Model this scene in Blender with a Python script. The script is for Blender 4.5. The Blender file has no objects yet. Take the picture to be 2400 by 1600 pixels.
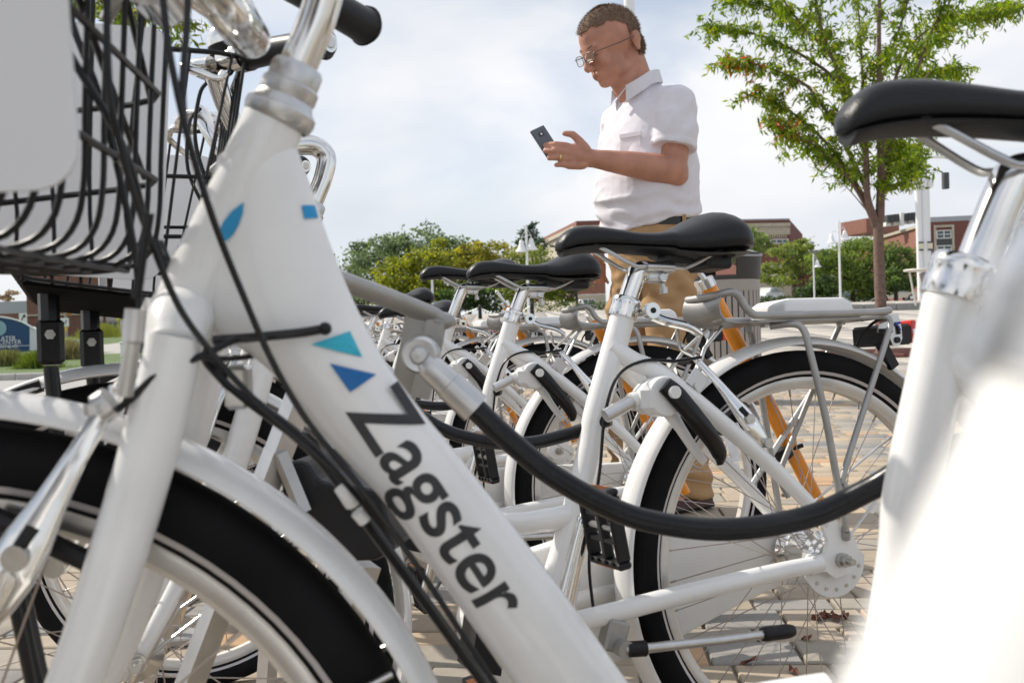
import bpy, math, random
import numpy as np
from mathutils import Vector, Matrix, noise
random.seed(7)
R = math.radians
S = bpy.context.scene
COL = S.collection

# ------------------------------------------------------------------ camera, sky, sun
CH = .7327
cam_d = bpy.data.cameras.new("camera"); cam = bpy.data.objects.new("camera", cam_d); COL.objects.link(cam)
cam_d.sensor_width = 36; cam_d.lens = 36*2333/2400; cam_d.clip_start = .005; cam_d.clip_end = 4000
PITCH, ROLL = R(.7702), R(1.791)
cam.matrix_world = Matrix.Translation((0, 0, CH)) @ Matrix.Rotation(R(90)-PITCH, 4, 'X') @ Matrix.Rotation(-ROLL, 4, 'Z')
cam_d.dof.use_dof = True; cam_d.dof.focus_distance = 2.1; cam_d.dof.aperture_fstop = 9.5; cam_d.dof.aperture_blades = 7
S.camera = cam
SUN_EL, SUN_AZ = R(42), R(-62)      # azimuth measured from +Y (view direction) towards +X
sun_dir = Vector((math.sin(SUN_AZ)*math.cos(SUN_EL), math.cos(SUN_AZ)*math.cos(SUN_EL), math.sin(SUN_EL)))
W = bpy.data.worlds.new("World"); S.world = W; W.use_nodes = True
nt = W.node_tree; N = nt.nodes; LK = nt.links; N.clear()
out = N.new('ShaderNodeOutputWorld'); bg = N.new('ShaderNodeBackground'); LK.new(bg.outputs[0], out.inputs[0])
sky = N.new('ShaderNodeTexSky'); sky.sky_type = 'NISHITA'; sky.sun_disc = False
sky.sun_elevation = SUN_EL; sky.sun_rotation = SUN_AZ; sky.air_density = 1.0; sky.dust_density = 1.2; sky.ozone_density = 2.0
tc = N.new('ShaderNodeTexCoord'); mp = N.new('ShaderNodeMapping'); mp.inputs['Scale'].default_value = (1, 1, 2.6); mp.inputs['Rotation'].default_value = (.2, .1, .6)
LK.new(tc.outputs['Generated'], mp.inputs['Vector'])
n1 = N.new('ShaderNodeTexNoise'); n1.inputs['Scale'].default_value = 2.1; n1.inputs['Detail'].default_value = 7; n1.inputs['Roughness'].default_value = .52; n1.inputs['Distortion'].default_value = .35
LK.new(mp.outputs[0], n1.inputs['Vector'])
r1 = N.new('ShaderNodeMapRange'); r1.interpolation_type = 'SMOOTHSTEP'; r1.inputs['From Min'].default_value = .36; r1.inputs['From Max'].default_value = .60
r1.inputs['To Min'].default_value = .50; r1.inputs['To Max'].default_value = 1.0
LK.new(n1.outputs['Fac'], r1.inputs['Value'])
n2 = N.new('ShaderNodeTexNoise'); n2.inputs['Scale'].default_value = 1.5; n2.inputs['Detail'].default_value = 5
mp2 = N.new('ShaderNodeMapping'); mp2.inputs['Location'].default_value = (3.1, 1.2, .4); mp2.inputs['Scale'].default_value = (1, 1, 2)
LK.new(tc.outputs['Generated'], mp2.inputs['Vector']); LK.new(mp2.outputs[0], n2.inputs['Vector'])
cr = N.new('ShaderNodeValToRGB'); cr.color_ramp.elements[0].position = .34; cr.color_ramp.elements[1].position = .62
cr.color_ramp.elements[0].color = (.60, .67, .76, 1); cr.color_ramp.elements[1].color = (1.0, 1.0, 1.02, 1)
LK.new(n2.outputs['Fac'], cr.inputs[0])
cm = N.new('ShaderNodeVectorMath'); cm.operation = 'SCALE'; cm.inputs['Scale'].default_value = 7.5
LK.new(cr.outputs[0], cm.inputs[0])
mx = N.new('ShaderNodeMix'); mx.data_type = 'RGBA'; LK.new(r1.outputs[0], mx.inputs['Factor'])
LK.new(sky.outputs[0], mx.inputs['A']); LK.new(cm.outputs[0], mx.inputs['B'])
LK.new(mx.outputs['Result'], bg.inputs['Color']); bg.inputs['Strength'].default_value = .12
sd = bpy.data.lights.new("sun", 'SUN'); sd.energy = 4.2; sd.angle = R(.6); sd.color = (1, .93, .82)
sun = bpy.data.objects.new("sun", sd); COL.objects.link(sun); sun.rotation_euler = (-sun_dir).to_track_quat('-Z', 'Y').to_euler()
S.view_settings.view_transform = 'Standard'; S.view_settings.look = 'None'; S.view_settings.gamma = 1; S.view_settings.use_curve_mapping = False
S.view_settings.exposure = .17
try: S.cycles.use_denoising = True; S.cycles.max_bounces = 8; S.cycles.transparent_max_bounces = 12
except Exception: pass

# ------------------------------------------------------------------ helpers
def ray(px, py):
    a = (px-1200)/2333; b = (800-py)/2333; c, s = math.cos(ROLL), math.sin(ROLL)
    X = a*c+b*s; Y = -a*s+b*c
    return Vector((X, math.cos(PITCH)+Y*math.sin(PITCH), -math.sin(PITCH)+Y*math.cos(PITCH)))
def at(px, py, y):
    """real place whose depth is y metres and that the photograph shows at that spot"""
    r = ray(px, py); return Vector((0, 0, CH))+r*(y/r.y)
BK = {0: (.2985, .385, 21, -15), 1: (.655, .814, 7, -1.72), 2: (.496, 1.647, 22.2, 3.65), 3: (.322, 2.428, 19.5, 2.89), 4: (.106, 3.231, 21.7, -1.05)}
for k_ in range(5, 11): BK[k_] = (-.09-.19*(k_-5), 4.02+.79*(k_-5), 21+[0, .8, -1, .5, 0, 1][k_-5], [0, .5, 1, 0, .5, 0][k_-5])
def bike_mat(i):
    x, y, t, l = BK[i]
    return Matrix.Translation((x, y, 0)) @ Matrix.Rotation(math.pi+R(t), 4, 'Z') @ Matrix.Rotation(R(l), 4, 'X')
def loc3(i, px, py, yl):
    M = bike_mat(i).inverted(); o = M @ Vector((0, 0, CH)); d = M.to_3x3() @ ray(px, py)
    return o+d*((yl-o.y)/d.y)

MATS = {}
def mat(name, col, rough=.5, metal=0, coat=0, bump=0, bscale=60, var=0, vscale=8, spec=.5, trans=0, sub=0, attr=None, emit=0, objvar=0, aniso=0, var2=None, scuff=0, scol=(.36, .34, .31)):
    if name in MATS: return MATS[name]
    m = bpy.data.materials.new(name); m.use_nodes = True; t = m.node_tree; n = t.nodes; l = t.links
    p = n['Principled BSDF']; c4 = (*col, 1)
    p.inputs['Base Color'].default_value = c4; p.inputs['Roughness'].default_value = rough; p.inputs['Metallic'].default_value = metal
    p.inputs['Coat Weight'].default_value = coat; p.inputs['Coat Roughness'].default_value = .08; p.inputs['Specular IOR Level'].default_value = spec
    p.inputs['Transmission Weight'].default_value = trans
    if sub: p.inputs['Subsurface Weight'].default_value = sub; p.inputs['Subsurface Radius'].default_value = (.02, .008, .004); p.inputs['Subsurface Scale'].default_value = .5
    if emit: p.inputs['Emission Color'].default_value = c4; p.inputs['Emission Strength'].default_value = emit
    last = None
    tcn = n.new('ShaderNodeTexCoord')
    if var:
        nz = n.new('ShaderNodeTexNoise'); nz.inputs['Scale'].default_value = vscale; nz.inputs['Detail'].default_value = 6
        l.new(tcn.outputs['Object'], nz.inputs['Vector'])
        mr = n.new('ShaderNodeMapRange'); mr.inputs['From Min'].default_value = .3; mr.inputs['From Max'].default_value = .7
        l.new(nz.outputs['Fac'], mr.inputs['Value'])
        mixn = n.new('ShaderNodeMix'); mixn.data_type = 'RGBA'
        c2 = var2 if var2 else tuple(min(1, c*(1+var)) for c in col)
        mixn.inputs['A'].default_value = (*[c*(1-var) for c in col], 1) if not var2 else c4
        mixn.inputs['B'].default_value = (*c2, 1)
        l.new(mr.outputs[0], mixn.inputs['Factor']); last = mixn.outputs['Result']
    if attr:
        at_ = n.new('ShaderNodeAttribute'); at_.attribute_name = attr
        mu = n.new('ShaderNodeMix'); mu.data_type = 'RGBA'; mu.blend_type = 'MULTIPLY'; mu.inputs['Factor'].default_value = 1
        if last: l.new(last, mu.inputs['A'])
        else: mu.inputs['A'].default_value = c4
        l.new(at_.outputs['Color'], mu.inputs['B']); last = mu.outputs['Result']
    if objvar:
        oi = n.new('ShaderNodeObjectInfo'); hs = n.new('ShaderNodeHueSaturation')
        mr2 = n.new('ShaderNodeMapRange'); mr2.inputs['To Min'].default_value = 1-objvar; mr2.inputs['To Max'].default_value = 1+objvar
        l.new(oi.outputs['Random'], mr2.inputs['Value']); l.new(mr2.outputs[0], hs.inputs['Value'])
        if last: l.new(last, hs.inputs['Color'])
        else: hs.inputs['Color'].default_value = c4
        last = hs.outputs[0]
    if scuff:
        mp_ = n.new('ShaderNodeMapping'); mp_.inputs['Scale'].default_value = (1, 1.3, .45); l.new(tcn.outputs['Object'], mp_.inputs['Vector'])
        sn = n.new('ShaderNodeTexNoise'); sn.inputs['Scale'].default_value = 75; sn.inputs['Detail'].default_value = 8; sn.inputs['Roughness'].default_value = .7; l.new(mp_.outputs[0], sn.inputs['Vector'])
        sr = n.new('ShaderNodeMapRange'); sr.inputs['From Min'].default_value = .64; sr.inputs['From Max'].default_value = .76; sr.inputs['To Max'].default_value = scuff; l.new(sn.outputs['Fac'], sr.inputs['Value'])
        sx = n.new('ShaderNodeMix'); sx.data_type = 'RGBA'; sx.inputs['B'].default_value = (*scol, 1)
        if last: l.new(last, sx.inputs['A'])
        else: sx.inputs['A'].default_value = c4
        l.new(sr.outputs[0], sx.inputs['Factor']); last = sx.outputs['Result']
    if last: l.new(last, p.inputs['Base Color'])
    if bump:
        nb = n.new('ShaderNodeTexNoise'); nb.inputs['Scale'].default_value = bscale; nb.inputs['Detail'].default_value = 5
        l.new(tcn.outputs['Object'], nb.inputs['Vector'])
        bp = n.new('ShaderNodeBump'); bp.inputs['Strength'].default_value = bump; bp.inputs['Distance'].default_value = .002
        l.new(nb.outputs['Fac'], bp.inputs['Height']); l.new(bp.outputs[0], p.inputs['Normal'])
        # roughness wear
    MATS[name] = m; return m
def leaf_mat(name, base=(1, 1, 1)):
    if name in MATS: return MATS[name]
    m = bpy.data.materials.new(name); m.use_nodes = True; t = m.node_tree; n = t.nodes; l = t.links
    p = n['Principled BSDF']; o = n['Material Output']; p.inputs['Roughness'].default_value = .55
    a = n.new('ShaderNodeAttribute'); a.attribute_name = 'tint'; l.new(a.outputs['Color'], p.inputs['Base Color'])
    tr = n.new('ShaderNodeBsdfTranslucent'); hs = n.new('ShaderNodeHueSaturation'); hs.inputs['Value'].default_value = 1.5; hs.inputs['Saturation'].default_value = 1.1
    l.new(a.outputs['Color'], hs.inputs['Color']); l.new(hs.outputs[0], tr.inputs['Color'])
    mxs = n.new('ShaderNodeMixShader'); mxs.inputs[0].default_value = .45
    l.new(p.outputs[0], mxs.inputs[1]); l.new(tr.outputs[0], mxs.inputs[2]); l.new(mxs.outputs[0], o.inputs[0])
    MATS[name] = m; return m

white = mat('white paint', (.83, .83, .825), .25, coat=.5, var=.035, vscale=22, bump=.012, bscale=180, scuff=.5)
white_pl = mat('white plastic', (.76, .76, .75), .42, var=.04, vscale=9, bump=.03, bscale=90, scuff=.5)
panel_m = mat('white board', (.68, .68, .69), .5, var=.05, vscale=6, scuff=.35)
chrome = mat('polished chrome', (.78, .77, .75), .13, 1, var=.06, vscale=25)
alu = mat('satin aluminium', (.60, .60, .60), .36, 1, var=.08, vscale=30, bump=.03, bscale=300)
alu_grey = mat('grey cast aluminium', (.40, .395, .385), .5, .65, var=.1, vscale=22, bump=.08, bscale=160)
steel = mat('steel bolt', (.5, .49, .47), .3, 1, var=.12, vscale=80)
black_pl = mat('black plastic', (.011, .011, .013), .42, spec=.32, bump=.06, bscale=220, var=.2, vscale=20)
black_sh = mat('glossy black tube', (.006, .006, .007), .25, coat=.05, spec=.35, bump=.04, bscale=90, var=.3, vscale=15)
rubber = mat('tyre rubber', (.009, .009, .010), .75, bump=.2, bscale=170, var=.3, vscale=14, spec=.10, scuff=.35, scol=(.06, .055, .05))
leather = mat('saddle vinyl', (.010, .011, .013), .36, bump=.28, bscale=520, var=.15, vscale=10, spec=.32, scuff=.12, scol=(.06, .06, .06))
under = mat('saddle shell', (.012, .012, .013), .5, var=.1)
hose_m = mat('black hose', (.008, .0085, .011), .27, coat=.05, bump=.12, bscale=60, var=.3, vscale=25, spec=.32, scuff=.25, scol=(.05, .05, .05))
wire_m = mat('black coated wire', (.005, .005, .006), .4, spec=.35)
rim_m = mat('cream rim', (.66, .62, .56), .38, .1, var=.05, vscale=14)
refl = mat('reflective stripe', (.52, .50, .51), .35, .3)
orange = mat('orange paint', (.80, .27, .008), .35, coat=.3, var=.07, vscale=10)
red_pl = mat('red reflector', (.62, .03, .02), .18, coat=.5)
clear_m = mat('clear reflector', (.75, .77, .82), .12, spec=.7, var=.1, vscale=90)
blue1 = mat('cyan decal', (.03, .46, .62), .4); blue2 = mat('blue decal', (.0, .13, .40), .4); blue3 = mat('blue drop decal', (.01, .27, .53), .4)
dark_print = mat('charcoal print', (.03, .031, .036), .5, var=.15, vscale=60)

class MB:
    def __init__(s): s.v = []; s.f = []; s.t = None
    def add(s, v, f):
        o = len(s.v); s.v += [tuple(x) for x in v]; s.f += [tuple(i+o for i in q) for q in f]; return s
    def box(s, c, d, M=None, bev=0):
        c = Vector(c); x, y, z = [q/2 for q in d]
        if bev:
            vs = []; b = bev
            for sz in (-1, 1):
                for (px, py) in ((x-b, y), (x, y-b), (x, -y+b), (x-b, -y), (-x+b, -y), (-x, -y+b), (-x, y-b), (-x+b, y)): vs.append(Vector((px, py, sz*(z-b))))
            for sz in (-1, 1):
                for (px, py) in ((x-b, y-b), (x-b, -y+b), (-x+b, -y+b), (-x+b, y-b)): vs.append(Vector((px, py, sz*z)))
            fs = [(i, (i+1) % 8, 8+(i+1) % 8, 8+i) for i in range(8)]
            fs += [(16, 17, 18, 19)[::-1], (20, 21, 22, 23)]
            for o, q in ((0, 16), (8, 20)):
                cm_ = [q, q+1, q+1, q+1, q+2, q+3, q+3, q]
                mp_ = {0: q, 1: q, 2: q+1, 3: q+1, 4: q+2, 5: q+2, 6: q+3, 7: q+3}
                for i in range(8):
                    j = (i+1) % 8; a_, b_ = mp_[i], mp_[j]
                    fs.append((o+i, o+j, b_) if a_ == b_ else (o+i, o+j, b_, a_))
        else:
            vs = [Vector((i*x, j*y, k*z)) for i in (-1, 1) for j in (-1, 1) for k in (-1, 1)]
            fs = [(0, 1, 3, 2), (4, 6, 7, 5), (0, 4, 5, 1), (2, 3, 7, 6), (0, 2, 6, 4), (1, 5, 7, 3)]
        if M is not None: vs = [M @ q for q in vs]
        return s.add([q+c for q in vs], fs)
    def tube(s, pts, r, seg=12, cap=True, closed=False, sub=0, flat=1.0):
        if seg >= 14: seg = int(seg*1.5)
        if sub and seg >= 14: sub = sub*2
        P = [Vector(p) for p in pts]; n0 = len(P)
        rr = list(r) if hasattr(r, '__len__') else [r]*n0
        if sub:
            Q = []; RQ = []; m = n0 if closed else n0-1
            for i in range(m):
                a = P[(i-1) % n0] if closed or i > 0 else P[0]*2-P[1]
                b = P[i]; c = P[(i+1) % n0]; d = P[(i+2) % n0] if closed or i+2 < n0 else c*2-b
                for k in range(sub):
                    t = k/sub; Q.append(.5*((2*b)+(c-a)*t+(2*a-5*b+4*c-d)*t*t+(3*b-a-3*c+d)*t**3)); RQ.append(rr[i]*(1-t)+rr[(i+1) % n0]*t)
            if not closed: Q.append(P[-1]); RQ.append(rr[-1])
            P = Q; rr = RQ
        n = len(P); up = None; rings = []
        for i in range(n):
            d = (P[(i+1) % n]-P[i-1]) if closed else (P[min(i+1, n-1)]-P[max(i-1, 0)])
            if d.length < 1e-9: d = Vector((0, 0, 1))
            d.normalize()
            if up is None:
                up = Vector((0, 0, 1)) if abs(d.z) < .9 else Vector((0, 1, 0))
            up = (up-d*up.dot(d)); up.normalize(); sd_ = d.cross(up)
            rings.append([P[i]+(sd_*math.cos(2*math.pi*k/seg)*flat+up*math.sin(2*math.pi*k/seg))*rr[i] for k in range(seg)])
        vs = [p for q in rings for p in q]; fs = []
        for i in range(n if closed else n-1):
            for k in range(seg):
                a = i*seg+k; b = i*seg+(k+1) % seg; c = ((i+1) % n)*seg+(k+1) % seg; e = ((i+1) % n)*seg+k
                fs.append((a, b, c, e))
        if cap and not closed: fs += [tuple(range(seg))[::-1], tuple((n-1)*seg+k for k in range(seg))]
        return s.add(vs, fs)
    def lathe(s, prof, c=(0, 0, 0), ax=(0, 1, 0), seg=32, closed_prof=False):
        c = Vector(c); a = Vector(ax).normalized(); u = a.orthogonal().normalized(); w = a.cross(u); vs = []; fs = []; m = len(prof)
        for k in range(seg):
            th = 2*math.pi*k/seg; e = u*math.cos(th)+w*math.sin(th)
            for (r, h) in prof: vs.append(c+a*h+e*r)
        for k in range(seg):
            k2 = (k+1) % seg
            for i in range(m if closed_prof else m-1):
                j = (i+1) % m; fs.append((k*m+i, k2*m+i, k2*m+j, k*m+j))
        return s.add(vs, fs)
    def ell(s, c, r, M=None, seg=20, rings=12):
        vs = []; fs = []
        for i in range(rings+1):
            ph = math.pi*i/rings
            for k in range(seg):
                th = 2*math.pi*k/seg; q = Vector((r[0]*math.sin(ph)*math.cos(th), r[1]*math.sin(ph)*math.sin(th), r[2]*math.cos(ph)))
                if M is not None: q = M @ q
                vs.append(q+Vector(c))
        for i in range(rings):
            for k in range(seg): fs.append((i*seg+k, (i+1)*seg+k, (i+1)*seg+(k+1) % seg, i*seg+(k+1) % seg))
        return s.add(vs, fs)
    def loft(s, rings, cap=True):
        m = len(rings[0]); vs = [p for q in rings for p in q]; fs = []
        for i in range(len(rings)-1):
            for k in range(m): fs.append((i*m+k, i*m+(k+1) % m, (i+1)*m+(k+1) % m, (i+1)*m+k))
        if cap: fs += [tuple(range(m))[::-1], tuple((len(rings)-1)*m+k for k in range(m))]
        return s.add(vs, fs)
    def prism(s, poly, y0, y1, plane='xz'):
        n = len(poly)
        if plane == 'xz': vs = [(p[0], y0, p[1]) for p in poly]+[(p[0], y1, p[1]) for p in poly]
        else: vs = [(p[0], p[1], y0) for p in poly]+[(p[0], p[1], y1) for p in poly]
        fs = [tuple(range(n)), tuple(range(n, 2*n))[::-1]]+[(i, n+i, n+(i+1) % n, (i+1) % n) for i in range(n)]
        return s.add(vs, fs)
    def cap2(s, p0, p1, r0, r1, seg=14, k=5):
        """capsule between two points with two radii"""
        p0 = Vector(p0); p1 = Vector(p1); d = (p1-p0); L = d.length; d = d/L
        pts = []; rs = []
        for i in range(k): a = math.pi/2*(1-i/k); pts.append(p0-d*r0*math.sin(a)); rs.append(max(r0*math.cos(a), 1e-4))
        for i in range(1, 4): t = i/4; pts.append(p0+d*L*t); rs.append(r0*(1-t)+r1*t)
        for i in range(k): a = math.pi/2*((i+1)/k); pts.append(p1+d*r1*math.sin(a)); rs.append(max(r1*math.cos(a), 1e-4))
        return s.tube(pts, rs, seg)
    def mesh(s, name):
        me = bpy.data.meshes.new(name); me.from_pydata(s.v, [], s.f); me.validate(); return me
    def build(s, name, m, parent=None, smooth=True, angle=35, fix=True):
        me = s.mesh(name); 
        if fix:
            import bmesh
            bm = bmesh.new(); bm.from_mesh(me); bmesh.ops.recalc_face_normals(bm, faces=bm.faces); bm.to_mesh(me); bm.free()
        me.materials.append(m)
        if smooth:
            me.polygons.foreach_set('use_smooth', [True]*len(me.polygons))
            try: me.set_sharp_from_angle(angle=R(angle))
            except Exception: pass
        if s.t is not None:
            ca = me.color_attributes.new('tint', 'FLOAT_COLOR', 'POINT'); ca.data.foreach_set('color', np.array(s.t, dtype=np.float32).ravel())
        o = bpy.data.objects.new(name, me); COL.objects.link(o); o.parent = parent; return o
def empty(name, loc=(0, 0, 0), rot=(0, 0, 0), parent=None):
    o = bpy.data.objects.new(name, None); COL.objects.link(o); o.location = loc; o.rotation_euler = rot; o.empty_display_size = .1; o.parent = parent; return o
def tag(o, label, cat, group=None):
    o['label'] = label; o['category'] = cat
    if group: o['group'] = group
    return o
def struct(o): o['kind'] = 'structure'; return o
def stuff(o): o['kind'] = 'stuff'; return o
def kids(o): return [c for c in bpy.data.objects if c.parent == o]
CH_CACHE = {}
def copy_tree(o, parent=None, childmap=None):
    if childmap is None:
        childmap = {}
        for c in bpy.data.objects:
            if c.parent: childmap.setdefault(c.parent.name, []).append(c)
    n = o.copy(); COL.objects.link(n); n.parent = parent
    for c in childmap.get(o.name, []): copy_tree(c, n, childmap)
    return n
def np_mesh(name, V, F, m, parent=None, tint=None, smooth=False):
    """fast mesh from numpy quads"""
    me = bpy.data.meshes.new(name); nv = len(V); nf = len(F); k = F.shape[1]
    me.vertices.add(nv); me.vertices.foreach_set('co', V.astype(np.float32).ravel())
    me.loops.add(nf*k); me.loops.foreach_set('vertex_index', F.astype(np.int32).ravel())
    me.polygons.add(nf); me.polygons.foreach_set('loop_start', np.arange(0, nf*k, k, dtype=np.int32)); me.polygons.foreach_set('loop_total', np.full(nf, k, dtype=np.int32))
    me.update(calc_edges=True)
    if smooth: me.polygons.foreach_set('use_smooth', [True]*nf)
    if tint is not None:
        ca = me.color_attributes.new('tint', 'FLOAT_COLOR', 'POINT'); ca.data.foreach_set('color', tint.astype(np.float32).ravel())
    me.materials.append(m); o = bpy.data.objects.new(name, me); COL.objects.link(o); o.parent = parent; return o
def remeshed(mb, name, voxel, smooth_it, m, parent, disp=None):
    """one continuous surface out of overlapping solids"""
    me = mb.mesh(name+'_raw'); o = bpy.data.objects.new(name+'_raw', me); COL.objects.link(o)
    rm = o.modifiers.new('r', 'REMESH'); rm.mode = 'VOXEL'; rm.voxel_size = voxel; rm.adaptivity = 0
    if smooth_it: sm = o.modifiers.new('s', 'SMOOTH'); sm.iterations = smooth_it; sm.factor = .5
    dg = bpy.context.evaluated_depsgraph_get(); ev = o.evaluated_get(dg); nm = bpy.data.meshes.new_from_object(ev); nm.name = name
    bpy.data.objects.remove(o); bpy.data.meshes.remove(me)
    if disp:
        nn = [v.normal.copy() for v in nm.vertices]
        for v, q in zip(nm.vertices, nn): v.co += q*disp(v.co)
    nm.materials.clear(); nm.materials.append(m); nm.polygons.foreach_set('use_smooth', [True]*len(nm.polygons))
    q = bpy.data.objects.new(name, nm); COL.objects.link(q); q.parent = parent; return q

# ------------------------------------------------------------------ ground
def sstep(a, b, x): t = max(0, min(1, (x-a)/(b-a))); return t*t*(3-2*t)
def gz(x, y):
    d = max(y, 1.0)
    zr = 0 if y < 14 else 1.43*((y-14)/31)**1.3 if y < 45 else .733+.0155*y
    zl = 0 if y < 20 else .86*((y-20)/40)**1.4 if y < 60 else .86+(y-60)*.006
    s = sstep(-.33, -.20, x/d)
    return zr*s+zl*(1-s)
def grid_patch(name, x0, x1, y0, y1, nx, ny, m, dz=0, fan=False):
    V = []; F = []
    for j in range(ny+1):
        y = y0+(y1-y0)*(j/ny)**(2.2 if fan else 1)
        for i in range(nx+1):
            x = x0+(x1-x0)*i/nx
            V.append((x, y, gz(x, y)+dz))
    for j in range(ny):
        for i in range(nx): a = j*(nx+1)+i; F.append((a, a+1, a+nx+2, a+nx+1))
    o = np_mesh(name, np.array(V), np.array(F), m, smooth=True); return o
concrete = mat('pale concrete', (.47, .445, .41), .85, bump=.35, bscale=14, var=.10, vscale=.8)
mortar = mat('sandy joint', (.24, .21, .17), .95, bump=.5, bscale=60, var=.2, vscale=12)
paver_m = mat('paver stone', (1, 1, 1), .82, bump=.45, bscale=55, var=.13, vscale=26, attr='tint')
grass_m = mat('grass', (.075, .125, .022), .9, bump=.6, bscale=8, var=.35, vscale=2.2)
asphalt = mat('pale road', (.33, .32, .31), .9, bump=.3, bscale=30, var=.08, vscale=3)
struct(grid_patch('ground', -400, 400, -30, 900, 80, 120, mat('far ground', (.36, .35, .32), .9, var=.12, vscale=.05), -.04, True))
struct(grid_patch('plaza', -5.5, 60, 3, 66, 60, 60, concrete, -.03))
struct(grid_patch('paving_bed', -9, 9, -3, 14, 4, 4, mortar, -.012))
# pavers: three hundred nearest ones singly, the rest joined
TN = [(.38, .315, .24), (.28, .265, .245), (.33, .295, .245), (.48, .31, .18), (.41, .335, .25), (.24, .24, .235), (.48, .375, .26), (.35, .29, .215), (.42, .345, .255)]
pr = random.Random(5)
A0 = R(-4); ca_, sa_ = math.cos(A0), math.sin(A0)
rows = []; v = -1.2
pave = struct(empty('paving')); near = []; VV = []; FF = []; TT = []
PL = {}
def paver_mesh(w, h, ti):
    k = (round(w, 3), round(h, 3), ti)
    if k not in PL:
        mb = MB(); mb.box((0, 0, -.02), (w-.008, h-.008, .04), bev=.0035)
        me = mb.mesh('paver'); me.materials.append(paver_m)
        ca = me.color_attributes.new('tint', 'FLOAT_COLOR', 'POINT'); ca.data.foreach_set('color', list((*TN[ti], 1))*len(me.vertices)); PL[k] = me
    return PL[k]
rowi = 0
while v < 13.5:
    h = pr.choice([.10, .15, .15, .20]); u = -8+pr.random()*.2
    lim = 3.5+v*.62
    while u < lim+1:
        w = pr.choice([.15, .20, .20, .25, .30]); cu, cv = u+w/2, v+h/2; u += w
        x = cu*ca_-cv*sa_; y = cu*sa_+cv*ca_
        if y < .5 or x > .56*y+1.2 or x < -.56*y-1.2: continue
        dz = pr.uniform(-.0015, .0015); ti = pr.choices(range(9), [5, 4, 4, 1.6, 4, 3, 1.4, 3, 1.5])[0]
        near.append((x, y, w, h, ti, dz))
    v += h; rowi += 1
def inview(x, y):
    if y < 1.9 or abs(x) > .52*y: return 1e3+y
    return y
near.sort(key=lambda q: inview(q[0], q[1]))
for (x, y, w, h, ti, dz) in near[:300]:
    o = bpy.data.objects.new('paver', paver_mesh(w, h, ti)); COL.objects.link(o); o.parent = pave; o.location = (x, y, dz); o.rotation_euler = (0, 0, A0)
b8 = np.array([[i, j] for (i, j) in ((-1, -1), (1, -1), (1, 1), (-1, 1))])
for (x, y, w, h, ti, dz) in near[300:]:
    a, b = (w-.008)/2, (h-.008)/2; o = len(VV)
    for z, e in ((-.03+dz, 0), (-.003+dz, 0), (dz, .0035)):
        for i, j in b8: lx, ly = i*(a-e), j*(b-e); VV.append((x+lx*ca_-ly*sa_, y+lx*sa_+ly*ca_, z))
    for r_ in (0, 4):
        for k in range(4): FF.append((o+r_+k, o+r_+(k+1) % 4, o+r_+4+(k+1) % 4, o+r_+4+k))
    FF.append((o+8, o+9, o+10, o+11)); TT += [(*TN[ti], 1)]*12
q = np_mesh('distant_paver', np.array(VV), np.array(FF), paver_m, pave, np.array(TT)); stuff(q)
# concrete slabs of the plaza
VV = []; FF = []; TT = []
slab_m = mat('concrete slab', (1, 1, 1), .85, bump=.3, bscale=25, var=.07, vscale=1.3, attr='tint')
for j in range(0, 26):
    for i in range(-6, 24):
        x = i*1.5+pr.uniform(-.01, .01); y = 13.4+j*1.2
        if x < -.18*y: continue
        o = len(VV); c = pr.uniform(.9, 1.06)
        for (dx, dy) in ((.01, .01), (1.49, .01), (1.49, 1.19), (.01, 1.19)): VV.append((x+dx, y+dy, gz(x+dx, y+dy)))
        for (dx, dy) in ((0, 0), (1.5, 0), (1.5, 1.2), (0, 1.2)): VV.append((x+dx, y+dy, gz(x+dx, y+dy)-.02))
        FF.append((o, o+1, o+2, o+3))
        for k in range(4): FF.append((o+4+k, o+4+(k+1) % 4, o+(k+1) % 4, o+k))
        TT += [(.45*c, .415*c, .37*c, 1)]*8
stuff(np_mesh('concrete_slab', np.array(VV), np.array(FF), slab_m, struct(empty('slab_paving')), np.array(TT)))
# left: road, kerb, lawn
struct(grid_patch('road', -30, -1.5, 14, 20, 20, 8, asphalt, .0))
struct(grid_patch('lawn', -60, -6.8, 20.2, 140, 20, 60, grass_m, .09))
kb = MB()
for k in range(14):
    xa = -20+k*1.0; xb = xa+.985
    kb.loft([[(xa, 20.0, -.02), (xa, 20.25, -.02), (xa, 20.25, .135), (xa, 20.03, .14), (xa, 20.0, .11)], [(xb, 20.0, -.02), (xb, 20.25, -.02), (xb, 20.25, .135), (xb, 20.03, .14), (xb, 20.0, .11)]])
struct(kb.build('kerb', mat('kerb stone', (.42, .41, .38), .85, bump=.3, var=.1), smooth=False))
kb = MB()
for k in range(30):
    xa = 10.5+k*1.2; xb = xa+1.18; z = gz(xa, 37)
    kb.box(((xa+xb)/2, 36.6, z+.08), (xb-xa, .45, .30), bev=.02)
struct(kb.build('plaza_kerb', mat('granite edge', (.26, .26, .25), .8, bump=.3, var=.12), smooth=False))

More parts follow.
